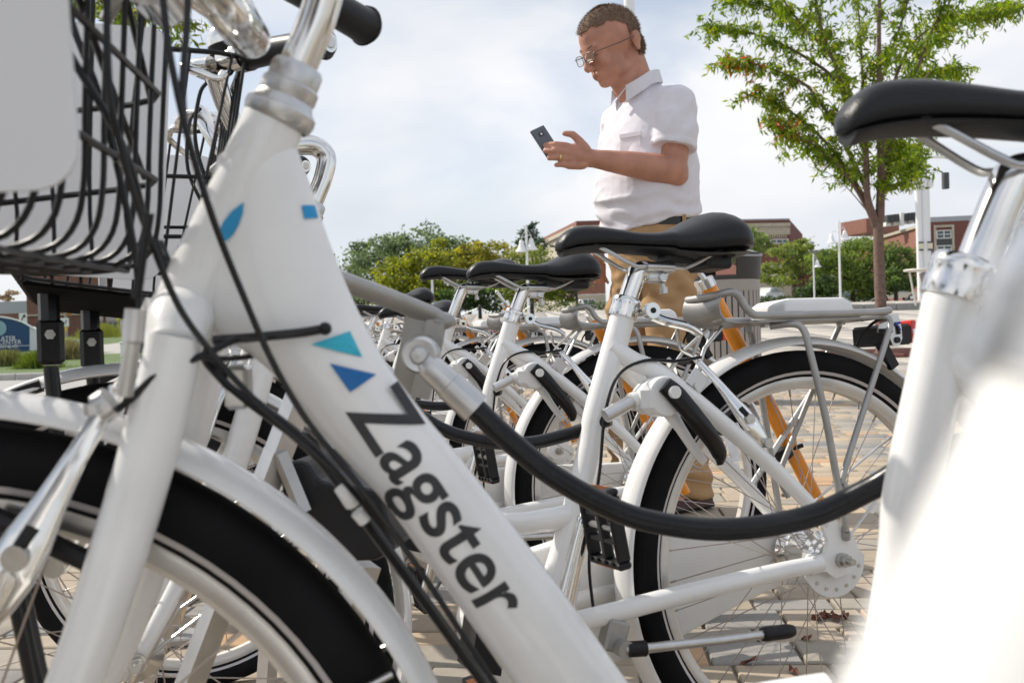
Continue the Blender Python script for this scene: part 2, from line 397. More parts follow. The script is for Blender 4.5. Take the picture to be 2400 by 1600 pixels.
# ------------------------------------------------------------------ trees
leafm = leaf_mat('leaves')
bark = mat('bark', (.16, .105, .085), .9, bump=.9, bscale=30, var=.3, vscale=18)
bark2 = mat('dark bark', (.06, .05, .04), .9, bump=.6, bscale=20, var=.3)
def leaf_quads(P, rng, ln, wd, droop=.3):
    """pointed leaf blades (two quads folded on the midrib) at points P"""
    n = len(P); d = rng.normal(size=(n, 3)); d[:, 2] -= droop*1.5; d /= np.linalg.norm(d, axis=1)[:, None]
    u = rng.normal(size=(n, 3)); u -= (u*d).sum(1)[:, None]*d; u /= np.linalg.norm(u, axis=1)[:, None]; w = np.cross(d, u)
    L = (ln*rng.uniform(.6, 1.25, n))[:, None]; Wd = (wd*rng.uniform(.7, 1.2, n))[:, None]
    a = P; b = P+d*L*.45+u*Wd+w*Wd*.35; c = P+d*L; e = P+d*L*.45-u*Wd+w*Wd*.35; m_ = P+d*L*.45
    V = np.stack([a, b, c, e, m_], 1).reshape(-1, 3); k = np.arange(n)[:, None]*5
    F = np.concatenate([k+np.array([[0, 1, 2, 4]]), k+np.array([[0, 4, 2, 3]])]); return V, F
def tree_far(label, D, pts, col, trunk, n=3200, leaf=.34, group='trees beyond the plaza', col2=None, seed=1, limbs=True, name='broadleaf_tree'):
    """pts: crown masses (px, py, rx, ry) as seen; trunk: (px_base, py_base, px_top, py_top, width_m)"""
    rng = np.random.default_rng(seed); k = D/2333
    base = at(trunk[0], trunk[1], D); root = empty(name, base)
    tag(root, label, 'tree', group); B = np.array(base)
    P = []; T = []
    c1 = np.array(col); c2 = np.array(col2 if col2 else [c*.6 for c in col])
    area = sum(q[2]*q[3] for q in pts)
    for (px, py, rx, ry) in pts:
        c = np.array(at(px, py, D+rng.uniform(-1.5, 1.5))); r = np.array([rx*k, min(rx, 90)*k*.8, ry*k])
        m = int(n*rx*ry/area); ncl = max(10, m//26)
        u = rng.normal(size=(ncl, 3)); u /= np.linalg.norm(u, axis=1)[:, None]; rad = rng.uniform(.35, 1.0, ncl)**.6
        cc = c+u*rad[:, None]*r
        for q in cc:
            mm = int(rng.integers(16, 38)); sp = rng.uniform(.35, .95)*r.mean()*.17
            p = q+rng.normal(size=(mm, 3))*np.array([sp*1.5, sp*1.5, sp*.62]); P.append(p)
            s = rng.uniform(0, 1)**1.3; sh = rng.uniform(.75, 1.2)
            T.append((c1*(1-s*.8)+c2*s*.8)[None, :]*1.6*sh*rng.uniform(.8, 1.2, (mm, 1)))
    P = np.concatenate(P); T = np.concatenate(T); V, F = leaf_quads(P-B, rng, leaf, leaf*.32)
    TT = np.repeat(np.concatenate([T, np.ones((len(T), 1))], 1), 5, 0)
    np_mesh('crown', V, F, leafm, root, TT)
    top = np.array(at(trunk[2], trunk[3], D))-B; mb = MB(); w = trunk[4]
    mb.tube([(0, 0, -.3), tuple(top*.5), tuple(top)], [w*.6, w*.5, w*.4], 8)
    if limbs:
        for (px, py, rx, ry) in pts:
            for j in range(3):
                e = np.array(at(px+rng.uniform(-.6, .6)*rx, py+rng.uniform(-.5, .3)*ry, D+rng.uniform(-1, 1)))-B
                mid = top*.55+e*.45+np.array([0, 0, -.3]); mb.tube([tuple(top*.92), tuple(mid), tuple(e)], [w*.32, w*.2, w*.06], 6, sub=3)
    mb.build('trunk', bark2, root); return root
G1 = (.105, .125, .06); Y1 = (.21, .20, .028)
tree_far('big grey-green tree, tallest of the far left trees', 100, [(900, 640, 95, 90), (985, 585, 95, 62), (1040, 600, 75, 55), (860, 590, 40, 30), (1095, 590, 42, 35)], (.115, .15, .07), (960, 738, 965, 650, .5), 9500, .40, seed=3, col2=(.05, .075, .035))
tree_far('pale grey-green tree at the far left edge of the tree row', 104, [(825, 680, 35, 60), (835, 635, 25, 28)], (.10, .12, .06), (830, 740, 830, 690, .4), 1800, .40, seed=4, col2=(.05, .06, .03))
tree_far('yellow-green tree in front of the grey-green one', 92, [(945, 650, 70, 55), (1010, 610, 60, 38), (930, 690, 65, 30), (1025, 575, 24, 18), (1010, 680, 50, 40)], (.22, .22, .025), (1000, 735, 990, 670, .4), 8000, .34, seed=5, col2=(.065, .10, .02))
tree_far('golden yellow tree between the bicycle saddles', 95, [(1110, 600, 50, 35), (1085, 640, 40, 35), (1150, 640, 50, 40), (1170, 590, 55, 22)], (.25, .22, .035), (1100, 735, 1105, 680, .35), 4200, .34, seed=6, col2=(.10, .12, .025))
tree_far('dark green tree low behind the silver seat posts', 90, [(1070, 690, 70, 40), (1150, 695, 60, 35), (1010, 715, 60, 20)], (.06, .10, .025), (1070, 738, 1070, 700, .35), 4600, .34, seed=7, col2=(.03, .045, .015))
tree_far('olive yellow tree beside the man', 88, [(1250, 625, 60, 55), (1215, 680, 50, 40), (1290, 670, 45, 35)], (.15, .18, .035), (1240, 735, 1240, 690, .35), 5000, .32, seed=8, col2=(.06, .08, .02))
tree_far('green tree with yellow tips close to the man', 86, [(1345, 650, 50, 32), (1380, 625, 35, 30), (1320, 690, 35, 22)], (.17, .19, .03), (1355, 732, 1350, 680, .3), 3200, .32, seed=9, col2=(.05, .085, .02))
tree_far('small dark pine above the golden tree', 108, [(1245, 555, 32, 22), (1250, 535, 14, 14), (1225, 575, 24, 14), (1270, 575, 24, 14)], (.04, .065, .035), (1248, 720, 1248, 545, .3), 2200, .30, seed=10, col2=(.02, .035, .02), limbs=False, name='pine_tree')
tree_far('feathery green tree over the left corner of the brick hall', 108, [(1735, 560, 50, 42), (1700, 590, 45, 30), (1775, 570, 38, 28)], (.14, .18, .05), (1740, 720, 1738, 620, .3), 3600, .34, seed=11, col2=(.07, .10, .035))
tree_far('flat layered green tree in front of the brick hall', 100, [(1850, 590, 60, 16), (1815, 625, 45, 16), (1900, 620, 60, 22), (1835, 655, 50, 13), (1880, 575, 40, 14), (1790, 650, 22, 12)], (.17, .20, .045), (1863, 720, 1862, 650, .4), 5200, .32, seed=12, col2=(.06, .095, .025))
tree_far('dense green tree behind the street lamps', 96, [(2020, 600, 70, 50), (1965, 645, 60, 42), (2035, 660, 60, 40), (1940, 610, 45, 25)], (.14, .19, .035), (1998, 715, 2000, 660, .45), 8800, .33, seed=13, col2=(.04, .065, .018))
tree_far('rounded green tree right of the plane trunk', 94, [(2100, 615, 50, 45), (2120, 650, 42, 34), (2085, 655, 35, 30)], (.10, .15, .035), (2100, 712, 2100, 660, .4), 5200, .33, seed=14, col2=(.04, .06, .02))
tree_far('dark bushy tree low beside the lamp with one bell', 90, [(1905, 690, 42, 26), (1935, 675, 35, 30)], (.05, .085, .02), (1910, 718, 1910, 700, .3), 3000, .3, seed=15, col2=(.02, .035, .01))
tree_far('almost bare brown tree over the blue sign', 150, [(20, 690, 22, 10), (5, 700, 20, 8)], (.22, .16, .10), (20, 760, 20, 700, .3), 260, .4, group=None, seed=16)
tree_far('small yellow-green tree beside the glass doors', 70, [(292, 755, 14, 18), (285, 775, 12, 10), (298, 740, 9, 10)], (.26, .28, .03), (290, 795, 290, 770, .12), 900, .2, group=None, seed=17)
tree_far('green bushes of the far left lawn', 75, [(370, 775, 40, 22), (330, 795, 30, 12)], (.10, .15, .03), (360, 805, 360, 790, .2), 1500, .25, group=None, seed=18, limbs=False, name='bush')

def near_tree(name, label, base, fork, limbs, n, cols, seed, D, rb, cat='tree', leaf=(.135, .017), spread=1.0, reds=None, tw=26):
    rng = np.random.default_rng(seed); rr = random.Random(seed); B = at(*base, D); root = empty(name, B); tag(root, label, cat)
    mb = MB(); f_ = at(*fork, D)-B
    mb.tube([Vector((0, 0, -.3)), Vector((0, 0, .0)), Vector((0, 0, .12)), f_*.35+Vector((.01, 0, 0)), f_*.7, f_], [rb*1.5, rb*1.25, rb*1.03, rb, rb*.93, rb*.85], 18, sub=4)
    mb.build('trunk', bark, root); lm = MB(); P = []; T = []; RD = []
    for (pts, r0) in limbs:
        W3 = []
        dz = rr.uniform(-1.6, 1.6)
        for i, (px, py) in enumerate(pts): W3.append(at(px, py, D+dz*i/(len(pts)-1))-B)
        lm.tube(W3, [r0*(1-.85*i/(len(W3)-1)) for i in range(len(W3))], 8, sub=5)
        # side twigs
        L = [(W3[i]+(W3[i+1]-W3[i])*t, (W3[i+1]-W3[i]).normalized(), (i+t)/(len(W3)-1)) for i in range(len(W3)-1) for t in (0, .2, .4, .6, .8)]
        L.append((W3[-1], (W3[-1]-W3[-2]).normalized(), 1.0))
        for (p, d, s) in L:
            if s < .22: continue
            for _ in range(max(2, int(tw*(.25+s)/10))):
                v = (d*rr.uniform(.2, 1.1)+Vector((rr.gauss(0, .7), rr.gauss(0, .8), rr.gauss(.0, .42)))).normalized(); ln = rr.uniform(.18, .62)*spread*(1.1-.35*s)
                e = p+v*ln; mid = p+v*ln*.5+Vector((0, 0, .03)); e.z -= .06*ln
                lm.tube([p, mid, e], [.006, .004, .002], 4)
                for t in np.linspace(.15, 1.05, int(5+ln*11)):
                    q = p+(mid-p)*min(1, t*2) if t < .5 else mid+(e-mid)*(t*2-1)
                    for __ in range(n): P.append(tuple(q+Vector((rr.gauss(0, .035), rr.gauss(0, .045), rr.gauss(0, .03)))));  RD.append(tuple(q+B))
    lm.build('limb', bark, root); P = np.array(P); c = np.array(cols)
    idx = rng.integers(0, len(c), len(P)); col = c[idx]*rng.uniform(.75, 1.2, (len(P), 1))
    if reds is not None:
        RD = np.array(RD); rc = np.array([[.55, .07, .03], [.42, .17, .03], [.35, .22, .03]])
        for (px, py, rad, prob) in reds:
            q = np.array(at(px, py, D)); dd = np.linalg.norm((RD-q)[:, [0, 2]], axis=1); mk = (dd < rad) & (rng.uniform(size=len(P)) < prob)
            col[mk] = rc[rng.integers(0, 3, mk.sum())]
    V, F = leaf_quads(P, rng, leaf[0], leaf[1], .55); TT = np.repeat(np.concatenate([col, np.ones((len(col), 1))], 1), 5, 0)
    np_mesh('crown', V, F, leafm, root, TT); return root
GL = [(.20, .31, .02), (.27, .36, .025), (.12, .20, .016), (.34, .38, .035), (.09, .15, .013), (.17, .25, .02)]
limbs = [([(2062, 520), (2065, 400), (2062, 250), (2060, 120), (2062, -60), (2070, -180)], .085),
         ([(2052, 520), (2033, 460), (2030, 360), (2020, 300), (1975, 200), (1930, 80), (1900, -60)], .07),
         ([(2050, 530), (2020, 455), (1985, 400), (1950, 350), (1890, 290), (1830, 250), (1770, 220)], .05),
         ([(2048, 520), (2010, 450), (1960, 380), (1900, 335), (1850, 315), (1815, 290)], .035),
         ([(2030, 440), (2000, 380), (1960, 300), (1900, 210), (1830, 170), (1760, 150), (1700, 150)], .045),
         ([(2030, 380), (2010, 290), (1960, 190), (1880, 130), (1800, 90), (1720, 70), (1670, 65)], .045),
         ([(2022, 300), (1990, 210), (1930, 110), (1850, 40), (1780, 10), (1710, -5)], .04),
         ([(2022, 300), (2022, 200), (2015, 60), (2000, -80)], .04),
         ([(2065, 400), (2095, 320), (2110, 250), (2150, 160), (2190, 60), (2240, -40)], .05),
         ([(2065, 390), (2085, 300), (2130, 200), (2180, 110), (2260, 40), (2340, 20), (2370, 15)], .045),
         ([(2070, 300), (2100, 180), (2150, 90), (2230, 50), (2300, 45), (2350, 30)], .035),
         ([(2068, 455), (2090, 440), (2120, 420), (2145, 385)], .03),
         ([(2065, 430), (2100, 400), (2135, 360), (2160, 325)], .03),
         ([(2062, 470), (2075, 420), (2090, 370), (2105, 330)], .03),
         ([(2150, 210), (2180, 170), (2215, 165), (2240, 175)], .02),
         ([(2060, 200), (2090, 120), (2120, 30), (2150, -70)], .035),
         ([(1930, 110), (1880, 60), (1830, -10), (1800, -80)], .03),
         ([(2052, 520), (2020, 480), (1985, 440), (1940, 405), (1895, 390)], .012)]
limbs_leafy = limbs[:-1]
t1_ = near_tree('young_street_tree', 'young street tree with some red leaves at its left tips, standing in a grate', (2066, 842), (2058, 520), limbs_leafy, 3, GL, 21, 17.4, .098,
          reds=[(1790, 245, .7, .07), (1750, 165, .35, .12), (1900, 320, .5, .03), (1820, 290, .35, .08), (1700, 165, .3, .14)], tw=30, leaf=(.15, .021))
mb = MB(); Bq = t1_.location
mb.tube([at(x, y, 17.4)-Bq for x, y in limbs[-1][0]], [.014, .011, .008, .005, .003], 6, sub=4)
for k_, (x, y) in enumerate([(1985, 440), (1940, 405), (1960, 420), (1915, 396), (1930, 400), (1950, 412)]):
    for j in range(2): mb.tube([at(x, y, 17.4)-Bq, at(x-random.uniform(2, 22), y-random.uniform(-14, 22), 17.4)-Bq], [.004, .002], 4)
mb.build('bare_twig', bark, t1_)
near_tree('overhanging_tree', 'leafy green tree overhanging the bicycle baskets at the upper left', (-420, 1000), (-420, 250),
          [([(-420, 250), (-250, 0), (-50, -90), (150, -60), (300, -10), (410, 10)], .08), ([(-420, 250), (-200, -60), (50, -140), (250, -80), (390, -60), (440, -30)], .06), ([(150, -60), (260, 10), (350, 40), (430, 60)], .03), ([(-50, -90), (120, 10), (230, 20), (300, 35)], .03)], 2,
          [(.20, .27, .02), (.12, .2, .015), (.28, .30, .03), (.08, .14, .012)], 22, 11.5, .12, leaf=(.13, .02), tw=20)
# tree grate
mb = MB(); gc = at(2066, 842, 17.4)
for sx in (-1, 1):
    for i in range(14):
        for j in range(2):
            pass
for i in range(15):
    y = gc.y-1.05+i*.15
    for (xa, xb) in ((-1.25, -.16), (.16, 1.25)) if abs(y-gc.y) < .16 else ((-1.25, 1.25),):
        mb.box((gc.x+(xa+xb)/2, y, gz(gc.x, y)+.012), (xb-xa, .085, .02))
for sx in (-1.28, 0, 1.28):
    mb.box((gc.x+sx, gc.y-.62, gz(gc.x, gc.y)+.016), (.06, .9, .028)); mb.box((gc.x+sx, gc.y+.62, gz(gc.x, gc.y)+.02), (.06, .9, .028))
tag(mb.build('tree_grate', mat('rusty iron', (.15, .055, .045), .8, .2, bump=.4, var=.3), smooth=False), 'rust red slotted iron grate around the street tree', 'tree grate')
# fallen leaves
lf = mat('dry leaf', (.15, .052, .03), .8, var=.4, vscale=40)
for k_, (px, py, yy) in enumerate([(1935, 1455, 2.35), (1960, 1448, 2.36), (1755, 1555, 2.05), (1860, 1576, 2.0), (1835, 1163, 3.9), (870, 1560, 2.05), (1890, 1500, 2.2)]):
    r_ = ray(px, py); P0 = Vector((0, 0, CH))+r_*(-CH/r_.z); mb = MB(); rr = random.Random(k_)
    n_ = 6 if k_ < 2 else 1; s_ = .015 if k_ < 2 else .02
    for j in range(n_):
        c = Vector((rr.uniform(-.03, .03), rr.uniform(-.02, .02), .008)) if n_ > 1 else Vector((0, 0, .006)); a = rr.uniform(0, 6.3); ux = Vector((math.cos(a), math.sin(a), rr.uniform(-.3, .5))); uy = Vector((-math.sin(a), math.cos(a), rr.uniform(-.2, .6)))
        ring = []
        for q in range(10): t = q/10*2*math.pi; ring.append(c+ux*math.cos(t)*s_+uy*math.sin(t)*s_*.45+Vector((0, 0, .006*math.sin(3*t))))
        mb.add([c+Vector((0, 0, .004))]+ring, [(0, 1+q, 1+(q+1) % 10) for q in range(10)])
    o = mb.build('fallen_leaf', lf); o.location = P0; tag(o, ['curled clump of dry brown leaves lying under the rear wheel', 'smaller curled dry leaf just right of the brown clump', 'reddish dry leaf on the pavers left of the clump', 'tiny dry leaf nearest the bottom edge', 'red-brown leaf lying beside the man\'s shoe', 'dry leaf on the pavers under the big white frame', 'dry leaf between the spokes\' shadows below the clump'][k_], 'leaf', 'dry leaves on the pavers')

# ------------------------------------------------------------------ buildings
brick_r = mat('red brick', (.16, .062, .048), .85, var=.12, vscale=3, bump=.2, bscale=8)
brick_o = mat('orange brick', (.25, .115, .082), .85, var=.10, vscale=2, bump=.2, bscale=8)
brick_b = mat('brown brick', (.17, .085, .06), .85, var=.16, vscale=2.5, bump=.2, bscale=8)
stone = mat('limestone', (.42, .38, .30), .85, var=.12, vscale=2)
glass_d = mat('dark window glass', (.05, .07, .08), .1, spec=.8); frame_w = mat('white frame', (.7, .7, .68), .6)
grey_m = mat('grey metal roof', (.33, .35, .38), .6, var=.08); dark_m = mat('dark louvre', (.05, .055, .06), .6)
def wall_box(mb, A, B_, z0, z1, th=.4):
    """upright slab from ground point A to B_ (x,y) with its visible face on that line"""
    a = Vector((A[0], A[1], 0)); b = Vector((B_[0], B_[1], 0)); d = (b-a).normalized(); n = Vector((-d.y, d.x, 0))
    if n.y < 0: n = -n
    mb.loft([[a+Vector((0, 0, z0)), b+Vector((0, 0, z0)), b+n*th+Vector((0, 0, z0)), a+n*th+Vector((0, 0, z0))], [a+Vector((0, 0, z1)), b+Vector((0, 0, z1)), b+n*th+Vector((0, 0, z1)), a+n*th+Vector((0, 0, z1))]])
def on(A, B_, t, out=0):
    a = Vector((A[0], A[1], 0)); b = Vector((B_[0], B_[1], 0)); d = (b-a).normalized(); n = Vector((d.y, -d.x, 0))
    if n.y > 0: n = -n
    return a+(b-a)*t+n*out, d, n
def window(root, A, B_, t, z0, z1, w, cols=2, rows=2, fr=frame_w, gl=glass_d):
    c, d, n = on(A, B_, t, .03); Mx = Matrix((d, -n, (0, 0, 1))).transposed()
    mb = MB(); b = .10; h = z1-z0
    for sx in (-1, 1): mb.box(c-root.location+d*sx*(w/2-b/2)+Vector((0, 0, (z0+z1)/2)), (b, .12, h), Mx)
    for zz in (z0+b/2, z1-b/2): mb.box(c-root.location+Vector((0, 0, zz)), (w-2*b, .12, b), Mx)
    for i in range(1, cols): mb.box(c-root.location+d*(w*(i/cols-.5))+Vector((0, 0, (z0+z1)/2)), (.09, .10, h-2*b), Mx)
    for i in range(1, rows): mb.box(c-root.location+n*.004+Vector((0, 0, z0+h*i/rows)), (w-2*b, .09, .07), Mx)
    f = mb.build('window', fr, root, smooth=False)
    g = MB(); g.box(c-root.location+n*(-.01)+Vector((0, 0, (z0+z1)/2)), (w-.1, .03, h-.1), Mx); g.build('pane', gl, f, smooth=False)
def P2(px, D): v = at(px, 700, D); return (v.x, v.y)
def ZT(px, py, D): return at(px, py, D).z
# brick hall (right of the man): front face and sunlit left face
D1 = 135; F0 = P2(1733, D1); F1 = P2(1856, D1+1); L0 = P2(1560, D1+38)
g1 = gz(*F0)-.5; zt = ZT(1735, 517, D1); zc = ZT(1735, 528, D1); zs = ZT(1735, 552, D1); zb = ZT(1800, 662, D1)
root = empty('brick_hall', (F0[0], F0[1], 0)); tag(root, 'three storey red brick hall with pale stone band and white windows, behind the trash bin', 'building')
O = Vector(root.location)
def wb(name, m, segs, th=.4):
    mb = MB()
    for (A, B_, z0, z1) in segs: wall_box(mb, A, B_, z0, z1, th)
    for i, q in enumerate(mb.v): mb.v[i] = (q[0]-root.location.x, q[1]-root.location.y, q[2])
    return mb.build(name, m, root, smooth=False)
def shift(A, B_, out):
    c, d, n = on(A, B_, 0, out); e, _, _ = on(A, B_, 1, out); return (c.x, c.y), (e.x, e.y)
wb('wall', brick_r, [(F0, F1, zb, zs), (F0, F1, zc+.25, zt), (L0, F0, zb, zs), (L0, F0, zc+.25, zt)])
wb('stone_base', stone, [(F0, F1, g1, zb-.02), (L0, F0, g1, zb-.02)])
a, b = shift(F0, F1, .25); a2, b2 = shift(L0, F0, .25)
wb('cornice', stone, [(a, b, zc-.25, zc+.22), (a2, b2, zc-.25, zc+.22)], .7)
wb('stone_band', stone, [(F0, F1, zs+.02, zc-.3), (L0, F0, zs+.02, zc-.3)], .38)
wb('coping', grey_m, [(F0, F1, zt+.01, zt+.2), (L0, F0, zt+.01, zt+.2)])
S1 = F1; S2 = P2(1885, D1+25); wb('side_wall', brick_r, [(S1, S2, g1, zt)])
for (px, y0, y1, w) in [(1830, 570, 559, 2.6), (1775, 574, 558, 2.6), (1774, 645, 622, 1.5), (1830, 657, 640, 1.7), (1815, 645, 622, 2.2)]:
    t = (px-1733)/123; window(root, F0, F1, t, ZT(px, y0, D1) if y0 > y1 else 0, ZT(px, y1, D1), w, 3 if w > 2 else 2, 1 if w > 2 else 2)
mb = MB()   # striped lintel over the top windows
for px0 in (1768, 1824):
    for k_ in range(9):
        c, d, n = on(F0, F1, (px0-20+k_*5.2-1733)/123, .05); Mx = Matrix((d, -n, (0, 0, 1))).transposed(); mb.box(c-O+Vector((0, 0, (ZT(1800, 550, D1)+ZT(1800, 558, D1))/2)), (.14, .12, 8/2333*D1), Mx)
mb.build('voussoir', stone, root, smooth=False)
# mass of the hall further left, behind the man
M0 = P2(1356, 150); M1 = P2(1420, 150); ML = P2(1180, 225); zt = ZT(1356, 518, 150); zc = ZT(1356, 538, 150); g1 = gz(*M0)-.5
root = empty('long_brick_hall', (M0[0], M0[1], 0)); tag(root, 'long red brick building with stone cornice and arched ground floor, left of the man', 'building')
wb('wall', brick_o, [(ML, M0, ZT(1356, 690, 150), zc), (ML, M0, zc+.6, zt), (M0, M1, ZT(1356, 690, 150), zc)])
wb('front_parapet', brick_r, [(M0, M1, zc+.6, zt)])
a, b = shift(ML, M0, .5); wb('cornice', stone, [(a, b, zc, zc+.55), (M0, M1, zc, zc+.55)], .9)
a, b = shift(ML, M0, .05); wb('stone_band', stone, [(a, b, zc-3.2, zc-.1), (M0, M1, zc-3.2, zc-.1)], .5)
wb('stone_base', stone, [(ML, M0, g1, ZT(1356, 690, 150)-.05), (M0, M1, g1, ZT(1356, 690, 150)-.05)])
for k_ in range(7):
    window(root, ML, M0, .12+.13*k_, zc-7.2, zc-4.4, 3.4, 3, 2); window(root, ML, M0, .12+.13*k_, g1+2.0, g1+4.0, 1.6, 2, 1)
window(root, M0, M1, .3, ZT(1400, 602, 150), ZT(1400, 578, 150), 3, 3, 1); window(root, M0, M1, .35, ZT(1400, 715, 150), ZT(1400, 700, 150), 2, 2, 1)
# right brick block
E0 = P2(2180, 120); E1 = P2(2440, 118); EL = P2(1960, 165); EM = P2(2030, 150)
zt = ZT(2180, 521, 120); g1 = gz(*E0)-.5
root = empty('brick_block', (E0[0], E0[1], 0)); tag(root, 'large red-brown brick block with rooftop louvres and tall window strips at the right', 'building')
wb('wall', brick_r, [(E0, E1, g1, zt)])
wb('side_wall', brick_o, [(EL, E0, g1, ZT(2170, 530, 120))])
wb('roof_band', grey_m, [(E0, E1, zt+.02, ZT(2250, 507, 120))], 1.0)
K0 = P2(1975, 158); K1 = P2(2035, 152); wb('upper_wing', brick_o, [(K0, K1, ZT(1990, 550, 155), ZT(2030, 516, 155))], 6)
a, b = shift(EL, E0, .1); wb('coping', stone, [(a, b, ZT(2170, 530, 120)+.01, ZT(2170, 530, 120)+.35)], .8)
for t in (.37, .62, .80):
    c, d, n = on(EL, E0, t, .12); Mx = Matrix((d, -n, (0, 0, 1))).transposed(); mb = MB(); mb.box(c-Vector(root.location)+Vector((0, 0, (g1+ZT(2170, 530, 120))/2)), (.9, .3, ZT(2170, 530, 120)-g1), Mx); mb.build('pilaster', stone, root, smooth=False)
for t in (.14, .66, .9):
    for k_ in range(3):
        px = 2180+260*t; z1 = ZT(px, 538+k_*36, 119); z0 = ZT(px, 558+k_*36, 119); window(root, E0, E1, t, z0, z1, 1.7, 2, 2)
        c, d, n = on(E0, E1, t, .04); Mx = Matrix((d, -n, (0, 0, 1))).transposed(); mb = MB(); mb.box(c-Vector(root.location)+Vector((0, 0, z0-.45)), (1.7, .08, .78), Mx); mb.build('spandrel', dark_m, root, smooth=False)
    c, d, n = on(E0, E1, t, .05); Mx = Matrix((d, -n, (0, 0, 1))).transposed(); mb = MB()
    for sx in (-1, 1): mb.box(c-Vector(root.location)+d*sx*1.02+Vector((0, 0, (ZT(2200, 532, 119)+ZT(2200, 640, 119))/2)), (.26, .3, 108/2333*119), Mx)
    mb.box(c-Vector(root.location)+Vector((0, 0, ZT(2200, 532, 119)+.14)), (2.3, .3, .26), Mx); mb.build('window_surround', stone, root, smooth=False)
mb = MB(); Lq = Vector(root.location)
for k_ in range(9):
    px = 2078+k_*8.6 + (6 if k_ > 3 else 0); v = at(px, 514-k_*1.0, 128); mb.box(v-Lq, (.42, 1.6, .95))
mb.build('roof_louvre', dark_m, root, smooth=False)
mb = MB()
for k_ in range(5): v = at(2078+k_*18, 526-k_*2.0, 128.2); mb.box(v-Lq, (.6, 1.2, .5))
v = at(2113, 514, 127); mb.box(v-Lq, (.4, .6, 1.6)); mb.build('roof_frame', frame_w, root, smooth=False)
for (px, py) in ((2329, 496), (2344, 493)):
    v = at(px, py, 124)-Lq; mb = MB(); mb.tube([v+Vector((0, 0, -1.2)), v+Vector((0, 0, -.3)), v+Vector((0, 0, -.3)), v+Vector((0, 0, .4))], [.2, .2, .36, .33], 10); mb.build('roof_vent', grey_m, root)
v = at(2364, 497, 124)-Lq; mb = MB(); mb.ell(v, (.6, .3, .3)); mb.tube([v, v+Vector((-.2, 0, -1.2))], .08, 6); mb.build('roof_dish', grey_m, root)
for (px, py, ww) in ((2105, 690, 1.8), (2090, 690, 1.2)):
    c, d, n = on(EL, E0, (px-1960)/220, .15); Mx = Matrix((d, -n, (0, 0, 1))).transposed(); mb = MB(); mb.box(c-Lq+Vector((0, 0, ZT(px, py, 130))), (ww, .2, 2.4), Mx); mb.build('arched_opening', dark_m, root, smooth=False)
# low grey house behind the layered tree
root = empty('pale_house', at(1900, 715, 160)); tag(root, 'pale roofed low building glimpsed between the layered tree branches', 'building')
mb = MB(); mb.box((0, 2, 3.5), (7, 4, 9)); mb.build('wall', brick_o, root, smooth=False); mb = MB(); mb.box((0, 2, 8.4), (7.6, 4.6, .7)); mb.build('roof', grey_m, root, smooth=False)
# left brown brick building
D3 = 118; B0 = P2(-80, D3); B1 = P2(62, D3); B2_ = P2(640, D3+6)
g3 = gz(*B1)-.3; root = empty('brown_brick_building', (B1[0], B1[1], 0)); tag(root, 'brown brick building with two pairs of glass doors, behind the lawn at the left', 'building')
wb('wall', brick_b, [(B1, B2_, g3, g3+9)]); wb('low_wing_wall', brick_b, [(B0, B1, g3, ZT(30, 735, D3))])
wb('low_wing_roof', grey_m, [(B0, B1, ZT(30, 734, D3), ZT(30, 706, D3))], 6)
wb('ledge', stone, [(shift(B1, B2_, .2)[0], shift(B1, B2_, .2)[1], ZT(100, 738, D3)-.1, ZT(100, 738, D3)+.1)], .3)
for px in (219, 256):
    t = (px-62)/578; z0 = ZT(px, 791, D3); window(root, B1, B2_, t, z0, ZT(px, 752, D3), 1.35, 2, 1, alu_grey); 
    c, d, n = on(B1, B2_, t, .05); Mx = Matrix((d, -n, (0, 0, 1))).transposed(); mb = MB(); mb.box(c-Vector(root.location)+Vector((0, 0, ZT(px, 738, D3))), (1.5, .12, 1.3), Mx); mb.build('panel', mat('greyish panel', (.45, .40, .38), .7), root, smooth=False)
bush_spec = [(95, 862, 24, 45, 13, (.10, .14, .02), 'low dark green ornamental grass bush under the blue sign'), (20, 858, 26, 40, 12, (.16, .17, .06), 'dry feathery grass bush at the left end under the sign'), (160, 835, 30, 45, 14, (.20, .18, .08), 'straw coloured grass bush beside the black basket legs'), (240, 815, 60, 60, 10, (.22, .24, .05), 'yellow-green shrub on the lawn before the glass doors')]
for k_, (px, py, D, rx, ry, c, lb) in enumerate(bush_spec):
    rng = np.random.default_rng(40+k_); B = at(px, py+ry, D); B.z = gz(B.x, B.y)+.05; root = empty('grass_bush', B); tag(root, lb, 'bush', 'bushes on the left lawn')
    kx = D/2333; n_ = 1800; x = rng.normal(size=n_)*rx*kx*.6; y = rng.normal(size=n_)*rx*kx*.4; h = ry*kx*3.4*np.clip(1-(x/(rx*kx))**2, .2, 1)*rng.uniform(.5, 1.1, n_)
    le = rng.normal(size=(n_, 2))*.12; w = .012
    V = np.stack([np.stack([x-w, y, x*0], 1), np.stack([x+w, y, x*0], 1), np.stack([x+le[:, 0]+w*.4, y+le[:, 1], h], 1), np.stack([x+le[:, 0]-w*.4, y+le[:, 1], h], 1)], 1).reshape(-1, 3)
    F = np.arange(n_)[:, None]*4+np.array([[0, 1, 2, 3]]); T = np.repeat(np.concatenate([np.array(c)[None]*rng.uniform(.6, 1.3, (n_, 1)), np.ones((n_, 1))], 1), 4, 0)
    np_mesh('blade_clump', V, F, leafm, root, T)

